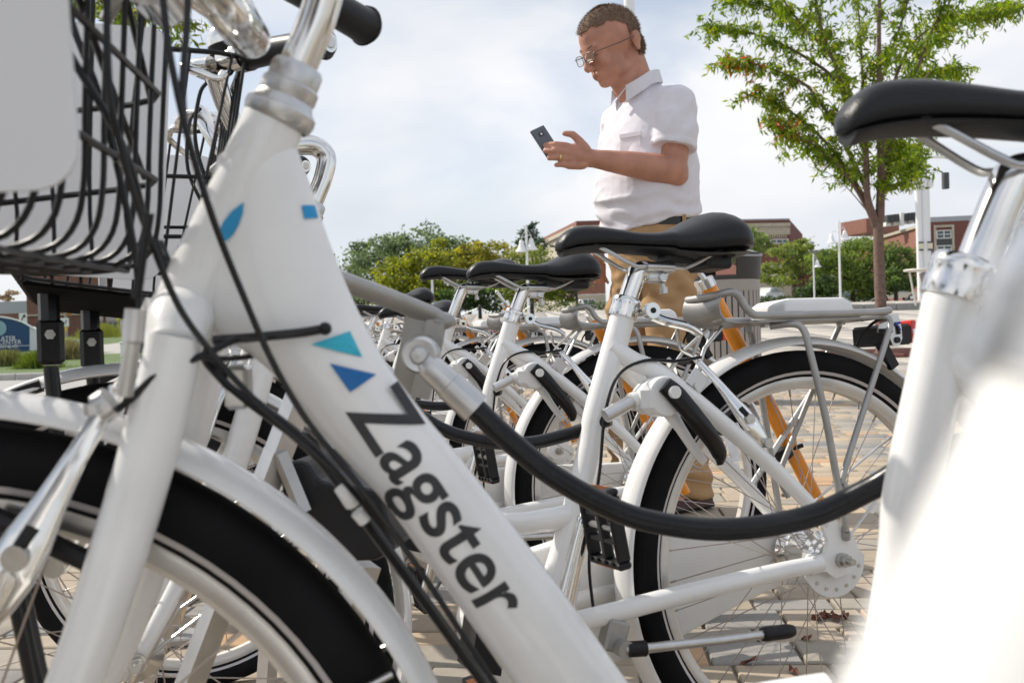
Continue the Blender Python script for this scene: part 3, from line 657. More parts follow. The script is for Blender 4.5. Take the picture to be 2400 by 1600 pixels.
# ------------------------------------------------------------------ street furniture
def text_obj(name, body, size, m, parent, loc, rot, ext=.002, align='LEFT', off=0):
    cu = bpy.data.curves.new(name, 'FONT'); cu.body = body; cu.size = size; cu.extrude = ext; cu.align_x = align; cu.offset = off
    o = bpy.data.objects.new(name, cu); COL.objects.link(o); bpy.context.view_layer.update()
    me = bpy.data.meshes.new_from_object(o.evaluated_get(bpy.context.evaluated_depsgraph_get())); bpy.data.objects.remove(o)
    me.materials.clear(); me.materials.append(m); q = bpy.data.objects.new(name, me); COL.objects.link(q); q.parent = parent; q.location = loc; q.rotation_euler = rot; return q
wm = mat('white enamel', (.75, .76, .77), .35); 
def lamp_post(px, pyb, pyt, D, bells, label, r=.06):
    b = at(px, pyb, D); z = ZT(px, pyt, D)-b.z; root = empty('street_lamp', b); tag(root, label, 'street lamp', 'white street lamps round the plaza')
    mb = MB(); mb.tube([(0, 0, -.3), (0, 0, z)], [r*1.15, r], 12); mb.build('post', wm, root)
    for (dx, dy) in bells:
        k = D/2333; x = dx*k; zz = z+dy*k
        a = MB(); a.tube([(0, 0, zz+.28), (x*.5, 0, zz+.30), (x, 0, zz+.28), (x, 0, zz+.12)], .022, 6); a.tube([(0, 0, zz+.7), (x*.6, 0, zz+.45), (x, 0, zz+.28)], .012, 5); a.build('arm', wm, root)
        s = MB(); s.lathe([(.04, .16), (.10, .10), (.13, -.05), (.19, -.25), (.33, -.42), (.32, -.44), (.17, -.27), (.11, -.05), (.01, .05)], (x, 0, zz), (0, 0, 1), 18); s.build('lamp_shade', wm, root)
lamp_post(1970, 700, 517, 62, [(-17, -36), (14, -29)], 'tall white lamp post with two bell shades, left of the street tree')
lamp_post(1909, 702, 596, 84, [(9, -18)], 'shorter white lamp post with one bell shade, left of the two bell one')
lamp_post(1240, 762, 527, 50, [(-12, -42), (11, -38)], 'white lamp post with two bell shades rising behind the third saddle')
lamp_post(1016, 760, 634, 78, [], 'plain thin white lamp post behind the second seat post', .08)
lamp_post(1092, 745, 712, 90, [(-6, -4), (7, -4)], 'small far white double lamp low before the dark trees', .07)
# tall pole behind the man's head
b = at(1497, 760, 30); root = empty('flag_pole', b); tag(root, 'thick white pole rising straight behind the man\'s head', 'pole')
mb = MB(); mb.tube([(0, 0, -.2), (0, 0, 4), (0, 0, 14)], [.17, .17, .155], 20); mb.build('shaft', wm, root); mb = MB(); mb.lathe([(.17, .02), (.3, .02), (.3, .08), (.18, .1)], (0, 0, .1), (0, 0, 1), 20); mb.build('base', wm, root)
# twin white poles with cameras
b = at(2166, 708, 46); root = empty('camera_mast', b); tag(root, 'thick twin white mast with dome cameras and a curved arm, right of the street tree', 'mast')
k = 46/2333
for dx, w, h in ((-7.5, .14, 6.6), (6.5, .16, 6.3), (15, .08, 5.8)):
    mb = MB(); mb.tube([(dx*k, 0, -.3), (dx*k, 0, h)], w, 16); mb.build('shaft', wm, root)
mb = MB(); mb.tube([(6.5*k, 0, 6.3), (9*k, 0, 6.55), (16*k, 0, 6.68), (30*k, -.1, 6.66), (60*k, -.2, 6.6)], .075, 10, sub=4); mb.build('curved_arm', wm, root)
for dx, dz in ((-28, 5.1), (20, 5.4)):
    mb = MB(); mb.lathe([(.01, -.16), (.1, -.13), (.13, 0), (.13, .12), (.05, .17), (.01, .17)], (dx*k, -.1, dz), (0, 0, 1), 14); c = mb.build('dome_camera', wm, root)
    mb = MB(); mb.tube([(dx*k, -.1, dz+.17), (dx*k*.6, -.1, dz+.3), (0, 0, dz+.3)], .04, 6); mb.build('camera_arm', wm, root)
mb = MB(); mb.box((-15*k, -.15, 5.75), (.26, .2, .5), bev=.02); mb.build('equipment_box', wm, root)
for dx in (-8, 13):
    mb = MB(); mb.box((dx*k, -.19, 2.55), (.24, .02, .34)); mb.build('notice', mat('cream notice', (.66, .64, .5), .7), root, smooth=False)
    mb = MB(); mb.box((dx*k, -.205, 2.40), (.2, .015, .08)); mb.box((dx*k, -.205, 2.74), (.24, .015, .07)); mb.build('notice_print', mat('dark blue print', (.03, .05, .10), .6), root, smooth=False)
# flat white luminaire glimpsed through the leaves
b = at(1925, 384, 46); root = empty('flat_luminaire', at(2160, 400, 47)); tag(root, 'flat white rectangular luminaire glimpsed through the street tree leaves', 'luminaire')
q = Vector(root.location); mb = MB(); v = at(1968, 382, 47)-q; mb.box(v, (1.85, .7, .36), bev=.04); mb.build('housing', wm, root, smooth=False)
mb = MB(); mb.tube([v, (0, 0, 0)], .05, 8); mb.build('arm', wm, root)
mb = MB(); v = at(2216, 424, 44); mb.box((0, 0, 0), (.25, .25, .72), bev=.02); o = mb.build('grey_bracket', dark_m, None); o.location = v; tag(o, 'small grey box hanging in the air right of the camera mast', 'box')
# bollards with chain
bol = []
for (px, py, D, lb) in ((1126, 761, 40, 'black bollard holding the chain, left of the third seat post'), (1248, 758, 38, 'black bollard holding the chain, right of the third seat post'), (2170, 702, 80, 'black bollard beside the beige car'), (1745, 725, 60, 'black bollard half hidden near the white car'), (1880, 708, 84, 'black bollard by the single bell lamp')):
    b = at(px, py, D); h = .78; root = empty('bollard', b); tag(root, lb, 'bollard', 'black bollards of the chain fence')
    mb = MB(); mb.lathe([(.11, -.1), (.11, .05), (.085, .1), (.07, h-.12), (.09, h-.1), (.09, h-.06), (.06, h-.03), (.06, h), (.01, h+.05)], (0, 0, 0), (0, 0, 1), 16); mb.build('post', black_pl, root); bol.append(b+Vector((0, 0, h-.08)))
def chain(a, b, sag, label):
    mb = MB(); d = b-a; n_ = 40
    mb.tube([a-a+d*(i/n_)-Vector((0, 0, sag*4*(i/n_)*(1-i/n_))) for i in range(n_+1)], .022, 5); o = mb.build('chain', mat('galvanised chain', (.5, .55, .5), .5, .5)); o.location = a; tag(o, label, 'chain', 'chains between the bollards')
chain(bol[0], bol[1], .35, 'hanging chain between the two black bollards behind the seat posts'); chain(at(860, 765, 42), bol[0], .3, 'hanging chain left of the black bollard'); chain(bol[1], at(1400, 722, 40), .35, 'hanging chain running behind the man')
chain(at(1975, 694, 62), at(2060, 690, 62), .5, 'pale chain hanging left of the tree trunk'); chain(at(1790, 705, 62), at(1880, 708, 62), .3, 'pale chain below the white car')
# cars far behind
def car(px, py, D, yaw, body, label, L=4.6):
    b = at(px, py, D); root = empty('parked_car', b, (0, 0, yaw)); tag(root, label, 'car')
    side = [(-2.3, .35), (-2.28, .75), (-2.15, .9), (-1.5, .96), (-1.05, 1.36), (-.6, 1.44), (.35, 1.42), (1.15, 1.0), (2.0, .85), (2.28, .62), (2.3, .35)]
    mb = MB(); rings = []
    for y, s in ((-.86, .93), (-.82, .99), (-.6, 1.0), (0, 1.02), (.6, 1.0), (.82, .99), (.86, .93)):
        rings.append([Vector((x*(.985 if abs(y) > .8 else 1), y*(.80 if z > 1.0 else 1), .35+(z-.35)*(s if z > .9 else 1))) for x, z in side])
    mb.loft(rings); mb.build('body', body, root)
    gm = mat('car glass', (.12, .16, .18), .08, spec=.9)
    for sy in (-1, 1):
        mb = MB(); mb.prism([(-1.35, .98), (-1.0, 1.30), (-.3, 1.34), (-.3, .98)], sy*.70, sy*.868); mb.prism([(-.22, .98), (-.22, 1.34), (.35, 1.33), (.95, .98)], sy*.70, sy*.868); mb.build('side_window', gm, root, smooth=False)
    mb = MB(); mb.loft([[(-1.56, y, .98), (-1.10, y*.85, 1.34)] for y in (-.62, .62)] , cap=False) if False else mb.add([(-1.58, -.64, .99), (-1.58, .64, .99), (-1.10, .56, 1.365), (-1.10, -.56, 1.365)], [(0, 1, 2, 3)]); mb.build('rear_window', gm, root, smooth=False)
    for x in (-1.4, 1.4):
        for y in (-.86, .86):
            mb = MB(); mb.lathe([(.01, -.09), (.22, -.1), (.33, -.09), (.33, .09), (.22, .1), (.01, .09)], (x, y*.96, .33), (0, 1, 0), 20); w_ = mb.build('wheel', rubber, root); mb = MB(); mb.lathe([(.01, -.115), (.2, -.11), (.2, .11), (.01, .115)], (x, y*.96, .33), (0, 1, 0), 16); mb.build('hubcap', alu, w_)
    mb = MB()
    for y in (-.65, .65): mb.box((-2.27, y, .78), (.08, .3, .13), bev=.01)
    mb.build('tail_light', red_pl, root, smooth=False)
    mb = MB(); mb.box((-2.31, 0, .55), (.03, .45, .15)); mb.build('number_plate', frame_w, root, smooth=False); return root
car(2098, 706, 105, R(178), mat('beige car paint', (.50, .44, .36), .3, .4, coat=.6), 'beige sedan parked right of the street tree trunk')
car(1797, 709, 96, R(232), mat('white car paint', (.78, .78, .78), .3, coat=.6), 'white car parked right of the trash bin')
car(1985, 711, 118, R(180), mat('grey car paint', (.20, .21, .23), .3, .4, coat=.6), 'dark grey car half hidden behind the lamp post')
car(975, 765, 92, R(180), mat('blue car paint', (.16, .24, .34), .3, .3, coat=.6), 'bluish car far away between the silver seat posts')
# yellow round sign, parasol, red hedge wall
root = empty('round_sign', at(2102, 690, 100)); tag(root, 'yellow round board standing above the beige car', 'sign')
mb = MB(); mb.lathe([(.01, -.03), (.5, -.03), (.5, .03), (.01, .03)], (0, 0, .95), (.3, -1, .2), 20); mb.tube([(0, 0, -1.2), (0, 0, .6)], .05, 6); mb.build('board', mat('yellow board', (.75, .50, .03), .5), root)
root = empty('cafe_parasol', at(2030, 700, 112)); tag(root, 'dark blue parasol left of the tree trunk', 'parasol')
mb = MB(); mb.lathe([(.03, 1.55), (.5, 1.4), (1.35, 1.0), (1.32, .97), (.5, 1.33)], (0, 0, 0), (0, 0, 1), 8); mb.build('canopy', mat('navy cloth', (.02, .025, .07), .8), root, smooth=False); mb = MB(); mb.tube([(0, 0, -.5), (0, 0, 1.4)], .04, 6); mb.build('pole', wm, root)
for (px, py, w, D, lb) in ((2000, 706, 3.0, 100, 'low clipped hedge left of the tree trunk'), (1345, 728, 5.5, 80, 'low hedge before the arched ground floor'), (1850, 712, 3.0, 92, 'low hedge under the layered tree')):
    rng = np.random.default_rng(int(px)); B = at(px, py, D); root = empty('hedge', B); tag(root, lb, 'hedge', 'clipped hedges of the plaza edge'); n_ = 900
    P = rng.uniform(-1, 1, (n_, 3))*np.array([w, .5, .4])+np.array([0, 0, .3]); V, F = leaf_quads(P, rng, .22, .08, 0); np_mesh('foliage', V, F, leafm, root, np.repeat(np.concatenate([np.array([[.05, .09, .025]])*rng.uniform(.6, 1.5, (n_, 1)), np.ones((n_, 1))], 1), 5, 0))
# outdoor table and tilted board on the right
root = empty('picnic_table', at(2166, 715, 30)); tag(root, 'white round-topped outdoor table left of the twin mast foot', 'table')
mb = MB(); mb.lathe([(.01, .0), (.55, 0), (.57, .03), (.55, .06), (.01, .06)], (0, 0, 1.03), (0, 0, 1), 28); mb.build('tabletop', mat('cream metal', (.62, .60, .54), .5), root)
for sx in (-1, 1): mb = MB(); mb.tube([(sx*.42, 0, 1.03), (sx*.25, 0, 0)], .03, 8); mb.build('leg', mat('cream metal', (.62, .60, .54), .5), root)
root = empty('tilted_board', at(2235, 790, 17)); tag(root, 'dark tilted metal board with raised edge, left of the near silver seat post', 'board')
mb = MB(); v0 = Vector((0, 0, 0)); a_, b_, c_ = at(2160, 640, 17)-root.location, at(2185, 735, 17)-root.location, at(2290, 700, 17)-root.location
d_ = at(2260, 636, 17)-root.location
mb.loft([[a_, b_, c_, d_], [p+Vector((0, .1, 0)) for p in (a_, b_, c_, d_)]]); mb.build('plate', mat('dark bronze plate', (.07, .065, .06), .5, .3), root, smooth=False)
mb = MB(); mb.tube([a_, b_, b_+(b_-a_)*.3], .045, 6); mb.tube([a_, d_], .02, 6); mb.tube([c_, c_+Vector((.1, 0, -1.0))], .04, 6); mb.build('edge_frame', mat('grey brown frame', (.20, .18, .17), .6), root)
# left: sign, signals
D4 = 40; root = empty('campus_sign', at(0, 838, D4)); tag(root, 'blue welcome sign with white lettering and arched white edge on the lawn', 'sign')
q = Vector(root.location); A = [at(x, y, D4)-q for x, y in ((-170, 832), (70, 828), (71, 766), (55, 757), (30, 749), (0, 744), (-60, 741), (-120, 748), (-170, 760))]
mb = MB(); mb.loft([A, [p+Vector((0, .3, 0)) for p in A]]); mb.build('board', mat('sign blue', (.003, .052, .15), .45), root, smooth=False)
B = [at(x, y, D4)-q for x, y in ((70.5, 828), (85, 826), (84, 772), (70.5, 765))]; mb = MB(); mb.loft([[p+Vector((0, -.03, 0)) for p in B], [p+Vector((0, .35, 0)) for p in B]]); mb.build('side_panel', mat('sign white', (.62, .63, .66), .5), root, smooth=False)
mb = MB(); top = [at(x, y, D4)-q+Vector((0, -.05, .0)) for x, y in ((85, 772), (71, 764), (55, 755), (30, 747), (0, 742), (-60, 739), (-120, 746))]; mb.tube(top, .035, 6, sub=2); mb.build('edge_trim', wm, root)
C = [at(x, y, D4)-q for x, y in ((-170, 840), (80, 836), (80, 829), (-170, 833))]; mb = MB(); mb.loft([C, [p+Vector((0, .3, 0)) for p in C]]); mb.build('plinth', mat('sign deep blue', (.003, .05, .15), .5), root, smooth=False)
for (txt, x, y, s) in (('ATER', 3, 798, .25), ('S CENTER', -14, 808, .25), ('AN BLVD.', 1, 816, .17)):
    v = at(x, y, D4)-q; o = text_obj('lettering', txt, s, wm, root, v+Vector((0, -.02, 0)), (R(90), 0, 0), .004)
mb = MB(); v = at(62, 809.5, D4)-q; mb.box(v+Vector((-.6, -.02, 0)), (1.6, .01, .02)); mb.build('underline', wm, root, smooth=False)
mb = MB(); v = at(-2, 769, D4)-q; mb.lathe([(.02, 0), (.10, 0), (.12, 0), (.12, .01), (.30, .01), (.30, 0)], v+Vector((0, -.01, 0)), (0, -1, 0), 24); mb.lathe([(.12, 0), (.17, 0), (.17, .012), (.12, .012)], v+Vector((0, -.02, 0)), (0, -1, 0), 24); mb.build('round_emblem', mat('pale teal', (.25, .42, .48), .5), root)
def sheet(name, label, cat, px, py, w, h, D, m, extras=None):
    root = empty(name, at(px, py, D)); tag(root, label, cat); mb = MB(); mb.box((0, 0, 0), (w, .03, h)); mb.build('plate', m, root, smooth=False); return root
sg = sheet('turn_sign', 'white road sign with one curved black arrow above the blue sign', 'road sign', 54, 746, .72, .95, 90, wm)
mb = MB(); mb.tube([(-.12, -.03, -.3), (-.1, -.03, -.05), (.05, -.03, .1), (.12, -.03, .2)], .05, 5, sub=3); mb.add([(-.05, -.04, .22), (.26, -.04, .05), (.2, -.04, .4)], [(0, 1, 2)]); mb.build('arrow', dark_print, sg, smooth=False)
mb = MB(); mb.tube([(0, .05, -3), (0, .05, .5)], .04, 6); mb.build('post', alu, sg)
root = empty('traffic_light', at(157, 822, 62)); tag(root, 'grey signal post with red light, double arrow sign and yellow sign', 'traffic light')
k = 62/2333; mb = MB(); mb.tube([(0, 0, -.5), (0, 0, 107*k)], .09, 10); mb.build('post', mat('weathered grey', (.35, .33, .30), .7), root)
mb = MB(); mb.box((9.5*k, -.1, 93*k), (.22, .2, .62), bev=.02); mb.build('signal_head', mat('signal amber housing', (.35, .14, .01), .5), root, smooth=False)
mb = MB(); mb.ell((9.5*k, -.2, 99*k), (.09, .05, .09)); mb.build('red_lamp', mat('lit red lamp', (.9, .05, .02), .4, emit=1.5), root)
mb = MB(); mb.box((-1*k, -.15, 67*k), (.55, .03, .52)); mb.build('arrow_plate', wm, root, smooth=False)
mb = MB()
for sx in (-1, 1): mb.tube([((-1+sx*2)*k, -.18, 63*k), ((-1+sx*3)*k, -.18, 68*k), ((-1+sx*6.5)*k, -.18, 72*k)], .025, 5, sub=3)
mb.build('arrow', dark_print, root, smooth=False)
mb = MB(); mb.add([(-6*k, -.14, 57*k), (-1.5*k, -.14, 57*k), (-3*k, -.14, 33*k), (-6*k, -.14, 30*k)], [(0, 1, 2, 3)]); mb.add([(1*k, -.14, 57*k), (8*k, -.14, 57*k), (1.5*k, -.14, 42*k)], [(0, 1, 2)]); mb.build('yellow_plate', mat('yellow board', (.75, .50, .03), .5), root, smooth=False)
root = empty('white_post', at(290, 830, 24)); tag(root, 'short white post with square cap on the lawn', 'post'); mb = MB(); mb.box((0, 0, .1), (.12, .12, .32), bev=.01); mb.box((0, 0, .28), (.15, .15, .05), bev=.01); mb.build('post_body', wm, root, smooth=False)
mb = MB(); mb.tube([(.02, .2, .2), (-.01, .2, 1.1)], .035, 8); mb.build('upright', wm, root)

# ------------------------------------------------------------------ trash bin
bc = at(1704, 750, 9.0); bc.z = 0; root = empty('trash_bin', bc, (0, 0, R(14))); tag(root, 'round grey-beige slatted trash bin with dark hooded lid behind the man', 'trash bin')
taupe = mat('taupe metal', (.34, .31, .285), .5, .2, var=.05); dkb = mat('dark bronze', (.045, .043, .04), .45, .3)
rb_ = .295; zt = 1.10
mb = MB(); mb.lathe([(.01, .08), (rb_*.93, .08), (rb_*.93, zt), (.01, zt)], (0, 0, 0), (0, 0, 1), 40); mb.build('inner_can', mat('bin inside', (.01, .01, .01), .8), root)
nsl = 34
for k_ in range(nsl):
    mb = MB(); a0 = 2*math.pi*k_/nsl; a1 = 2*math.pi*(k_+.78)/nsl; ring = []
    for (ra, a) in ((rb_, a0), (rb_, (a0+a1)/2), (rb_, a1), (rb_-.008, a1), (rb_-.008, a0)): ring.append((ra*math.cos(a), ra*math.sin(a)))
    mb.loft([[(x, y, .10) for x, y in ring], [(x, y, zt-.10) for x, y in ring]]); mb.build('slat', taupe, root)
mb = MB(); mb.lathe([(rb_+.003, zt-.10), (rb_+.003, zt), (rb_-.02, zt), (rb_-.02, zt-.10)], (0, 0, 0), (0, 0, 1), 40, True); mb.lathe([(rb_+.003, .06), (rb_+.003, .10), (rb_-.02, .10), (rb_-.02, .06)], (0, 0, 0), (0, 0, 1), 40, True); mb.build('band', taupe, root)
mb = MB()   # hood with openings left and through
segs = 48; z0, z1 = zt+.005, zt+.235
for k_ in range(segs):
    a = 2*math.pi*k_/segs; a2 = 2*math.pi*(k_+1)/segs; am = math.degrees((a+a2)/2) % 360
    if 195 < am < 262 or 15 < am < 82: continue
    vs = []
    for r_ in (rb_+.006, rb_-.02):
        for aa, zz in ((a, z0), (a2, z0), (a2, z1), (a, z1)): e = r_+(.02*(zz-z0)/.23); vs.append((e*math.cos(aa), e*math.sin(aa), zz))
    mb.add(vs, [(0, 1, 2, 3), (4, 7, 6, 5), (0, 4, 5, 1), (3, 2, 6, 7), (0, 3, 7, 4), (1, 5, 6, 2)])
mb.lathe([(rb_+.006, z0), (rb_+.006, z0+.035), (rb_-.02, z0+.035), (rb_-.02, z0)], (0, 0, 0), (0, 0, 1), 48, True); mb.build('hood', dkb, root)
mb = MB(); mb.lathe([(.01, z1+.05), (.12, z1+.045), (.24, z1+.025), (rb_+.03, z1+.004), (rb_+.03, z1-.012), (.01, z1-.012)], (0, 0, 0), (0, 0, 1), 48)
for i, q in enumerate(mb.v): t_ = q[0]*-.05+q[1]*.17; mb.v[i] = (q[0], q[1], q[2]+t_+.03)
mb.build('lid', mat('lid grey', (.30, .31, .33), .30, .3), root)

# ------------------------------------------------------------------ bicycles (local: x forward, y left, z up, rear hub over the origin)
bike = empty('bicycle'); HUBF = 1.06; RW = .34; HZ = .34
def ring_sec(cx, cz, dx, dz, w, h, n=48):
    """elliptical section: centre, unit direction across (in the frame plane), half sizes"""
    return [Vector((cx+dx*w*math.cos(t), h*math.sin(t), cz+dz*w*math.cos(t))) for t in [2*math.pi*i/n for i in range(n)]]
# down tube with its broad upper end
UP = [(.812, .872), (.800, .835), (.788, .795), (.772, .752), (.750, .708), (.728, .676), (.703, .643), (.662, .586), (.624, .531), (.585, .472), (.520, .372), (.478, .305)]
LO = [(.862, .856), (.872, .820), (.884, .778), (.872, .742), (.832, .708), (.796, .660), (.757, .613), (.716, .550), (.680, .493), (.643, .436), (.576, .342), (.528, .268)]
HW = [.0205, .0215, .0235, .0250, .0262, .0265, .0265, .0262, .0260, .0255, .025, .024]
DT = []
for (ux, uz), (lx, lz), hw in zip(UP, LO, HW):
    d = Vector((ux-lx, 0, uz-lz)); w = d.length/2; d.normalize(); DT.append(((ux+lx)/2, (uz+lz)/2, d.x, d.z, w, hw))
def smooth_secs(S_, k=4):
    O = []
    for i in range(len(S_)-1):
        a = S_[max(i-1, 0)]; b = S_[i]; c = S_[i+1]; d = S_[min(i+2, len(S_)-1)]
        for j in range(k):
            t = j/k; O.append(tuple(.5*((2*q1)+(q2-q0)*t+(2*q0-5*q1+4*q2-q3)*t*t+(3*q1-q0-3*q2+q3)*t**3) for q0, q1, q2, q3 in zip(a, b, c, d)))
    O.append(S_[-1]); return O
DTS = smooth_secs(DT, 9)
mb = MB(); mb.loft([ring_sec(*s) for s in DTS]); mb.build('down_tube', white, bike, angle=60)
mb = MB(); mb.tube([(.822, 0, .884), (.845, 0, .835), (.889, 0, .748)], [.0212, .0222, .0240], 28, sub=4); mb.tube([(.889, 0, .752), (.893, 0, .742)], .0262, 24); mb.build('head_tube', white, bike)
mb = MB(); mb.lathe([(.0215, -.008), (.0235, -.006), (.0248, -.001), (.0245, .003), (.0205, .007), (.0190, .011), (.0198, .013), (.0198, .020), (.0180, .022), (.0180, .032), (.0160, .035), (.0130, .036)], (.819, 0, .886), (-.40, 0, .915), 32)
mb.build('headset', alu, bike)
mb = MB(); mb.tube([(.820, 0, .88), (.807, 0, .915), (.790, 0, .955), (.785, 0, .985), (.805, 0, 1.000), (.85, 0, .992), (.895, 0, .972)], [.0130, .0130, .0130, .0138, .0142, .0142, .015], 20, sub=5)
mb.tube([(.898, -.025, .970), (.898, .025, .970)], .019, 18); mb.build('stem', chrome, bike)
mb = MB(); mb.tube([(.325, 0, .752), (.347, 0, .694), (.384, 0, .598), (.397, 0, .548), (.425, 0, .465), (.457, 0, .384), (.497, 0, .290)], [.0198, .0198, .0195, .0195, .0198, .020, .0205], 26, sub=4); mb.build('seat_tube', white, bike)
mb = MB(); mb.tube([(.655, 0, .492), (.615, 0, .462), (.573, 0, .449), (.513, 0, .443), (.43, 0, .447)], [.0195, .018, .017, .017, .018], 20, sub=5); mb.build('frame_strut', white, bike)
for s in (-1, 1):
    mb = MB(); mb.tube([(.352, s*.006, .700), (.325, s*.022, .676), (.290, s*.045, .652), (.185, s*.060, .563), (.09, s*.068, .476), (.018, s*.072, .400)], [.014, .0145, .0145, .0135, .0125, .011], 16, sub=4); mb.build('seat_stay', white, bike)
    mb = MB(); mb.tube([(.495, s*.026, .292), (.44, s*.052, .302), (.30, s*.062, .318), (.12, s*.068, .333), (.035, s*.072, .338)], [.016, .0155, .015, .014, .013], 16, sub=4); mb.build('chain_stay', white, bike)
    mb = MB(); mb.prism([(.055, .325), (.030, .325), (.012, .312), (-.020, .318), (-.032, .335), (-.036, .362), (-.022, .385), (-.004, .392), (.006, .408), (.028, .412), (.03, .395), (.022, .372), (.030, .352), (.055, .350)], s*.070, s*.078); mb.build('dropout', white, bike, smooth=False)
mb = MB(); mb.tube([(.50, -.040, .286), (.50, .040, .286)], .024, 22); mb.build('bottom_bracket_shell', white, bike)

def tube_ring(R_, r, y, c, seg=96, m=12, a0=0, a1=2*math.pi): pass
def make_wheel(name, cx, hub_w, hub_prof):
    w = empty(name, parent=bike); w.location = (cx, 0, HZ)
    mb = MB(); pr_ = [(.3415, 0), (.3405, .009), (.337, .017), (.329, .0225), (.318, .0245), (.308, .0225), (.299, .0175), (.2940, .0140), (.2940, -.0140), (.299, -.0175), (.308, -.0225), (.318, -.0245), (.329, -.0225), (.337, -.017), (.3405, -.009)]
    mb.lathe(pr_, (0, 0, 0), (0, 1, 0), 96, True)
    mb.build('tyre', rubber, w, angle=50)
    mb = MB()
    for s in (-1, 1): mb.lathe([(.3005, s*.0192), (.3015, s*.0198), (.3045, s*.0215), (.3055, s*.0219), (.304, s*.0205), (.3015, s*.018)], (0, 0, 0), (0, 1, 0), 96, True)
    mb.build('reflective_band', refl, w)
    mb = MB(); mb.lathe([(.2980, .0150), (.2940, .0156), (.2905, .0146), (.2865, .0142), (.2820, .0132), (.2770, .0090), (.2755, 0), (.2770, -.0090), (.2820, -.0132), (.2865, -.0142), (.2905, -.0146), (.2940, -.0156), (.2980, -.0150), (.292, 0)], (0, 0, 0), (0, 1, 0), 96, True)
    mb.build('rim', rim_m, w, angle=30)
    mb = MB()
    for s in (-1, 1): mb.lathe([(.2825, s*.0139), (.2860, s*.01475), (.2930, s*.01600), (.2945, s*.0158)], (0, 0, 0), (0, 1, 0), 96)
    mb.build('brake_track', alu, w, angle=60)
    mb = MB(); mb.lathe(hub_prof, (0, 0, 0), (0, 1, 0), 32); mb.build('hub', chrome, w, angle=30)
    # spokes share two meshes
    me = {}
    for s in (-1, 1):
        for c in (-1, 1):
            m = MB(); a = R(62)*c; rh = .030; p0 = Vector((rh*math.sin(a), s*hub_w, rh*math.cos(a))); p1 = Vector((0, s*.004, .278)); m.tube([p0, p1], .00095, 5, cap=False); m.tube([p1-(p1-p0).normalized()*.014, p1], .0019, 6); q = m.mesh('spoke'); q.materials.append(mat('spoke steel', (.42, .37, .34), .35, .9)); me[(s, c)] = q
    for i in range(36):
        o = bpy.data.objects.new('spoke', me[(1 if i % 2 else -1, 1 if (i//2) % 2 else -1)]); COL.objects.link(o); o.parent = w; o.rotation_euler = (0, R(10*i+3), 0)
    return w
fw = make_wheel('front_wheel', HUBF, .027, [(.006, -.065), (.010, -.06), (.012, -.040), (.034, -.034), (.036, -.030), (.020, -.024), (.017, 0), (.020, .024), (.036, .030), (.034, .034), (.012, .040), (.010, .06), (.006, .065)])
rw = make_wheel('rear_wheel', 0, .032, [(.006, -.07), (.012, -.06), (.018, -.045), (.040, -.042), (.043, -.036), (.030, -.028), (.028, 0), (.030, .024), (.042, .030), (.043, .036), (.036, .040), (.034, .047), (.029, .049), (.027, .056), (.020, .058), (.018, .066), (.006, .07)])
# clear wheel reflector
mb = MB(); cr_ = []
for i in range(7): a = R(150+i*3.6); cr_.append([Vector((HUBF*0+.255*math.cos(a)+dx*math.cos(a), .01+dy, .255*math.sin(a)+dx*math.sin(a))) for dx, dy in ((-.012, 0), (.012, 0), (.012, .006), (-.012, .006))])
mb.loft(cr_); mb.build('wheel_reflector', clear_m, rw, smooth=False)
for nm, cx, par in (('axle_nut', 0, rw), ('axle_nut', HUBF, fw)):
    for s in (-1, 1):
        mb = MB(); mb.tube([(0, s*.078, 0), (0, s*.088, 0)], .0115, 16); mb.tube([(0, s*.088, 0), (0, s*.098, 0)], .0095, 6); mb.tube([(0, s*.09, 0), (0, s*.108, 0)], .0055, 10); mb.build(nm, steel, par)
mb = MB(); pr_ = []
for i in range(27):
    a = R(180+i*180/26); pr_.append((.062*math.cos(a), -.002+.060*math.sin(a)))
poly = pr_+[(.05, .012), (-.05, .012)]; mb.prism([(x, z+HZ) for x, z in poly], .058, .062)
mb.build('brake_disc_plate', white_pl, bike, smooth=False)
mb = MB()
for i in range(7): a = R(200+i*23); mb.tube([(.052*math.cos(a), .0615, HZ+.050*math.sin(a)), (.052*math.cos(a), .0635, HZ+.050*math.sin(a))], .0032, 8)
mb.build('plate_hole', steel, bike)

# fenders
def fender(name, cx, a0, a1, r=.3600, w=.0270, m=white):
    mb = MB(); rings = []; n = 150
    prof = [(-w, -.0085), (-w*.98, -.006), (-w*.82, -.002), (-w*.45, .0035), (0, .0055), (w*.45, .0035), (w*.82, -.002), (w*.98, -.006), (w, -.0085)]
    prof = prof+[(y*.965, z-.0016) for y, z in prof[::-1]]
    for i in range(n+1):
        a = R(a0+(a1-a0)*i/n); rings.append([Vector((cx+(r+z)*math.cos(a), y, HZ+(r+z)*math.sin(a))) for y, z in prof])
    mb.loft(rings); return mb.build(name, m, bike, angle=40)
fender('front_fender', HUBF, 66, 205); fr_ = fender('rear_fender', 0, -38, 158)
mb = MB()
for w0, w1, a0, a1 in ((.029, .012, 74, 55),):
    rings = []
    for i in range(9):
        a = R(a0+(a1-a0)*i/8); w = w0+(w1-w0)*i/8; rings.append([Vector((HUBF+(.3655-.006*abs(y)/.03-.003*i/8)*math.cos(a), y, HZ+(.3655-.006*abs(y)/.03)*math.sin(a))) for y in (-w, -w*.6, 0, w*.6, w)]+[Vector((HUBF+.347*math.cos(a), y, HZ+.347*math.sin(a))) for y in (w*.9, 0, -w*.9)])
    mb.loft(rings)
mb.build('fender_flap', black_pl, bike)
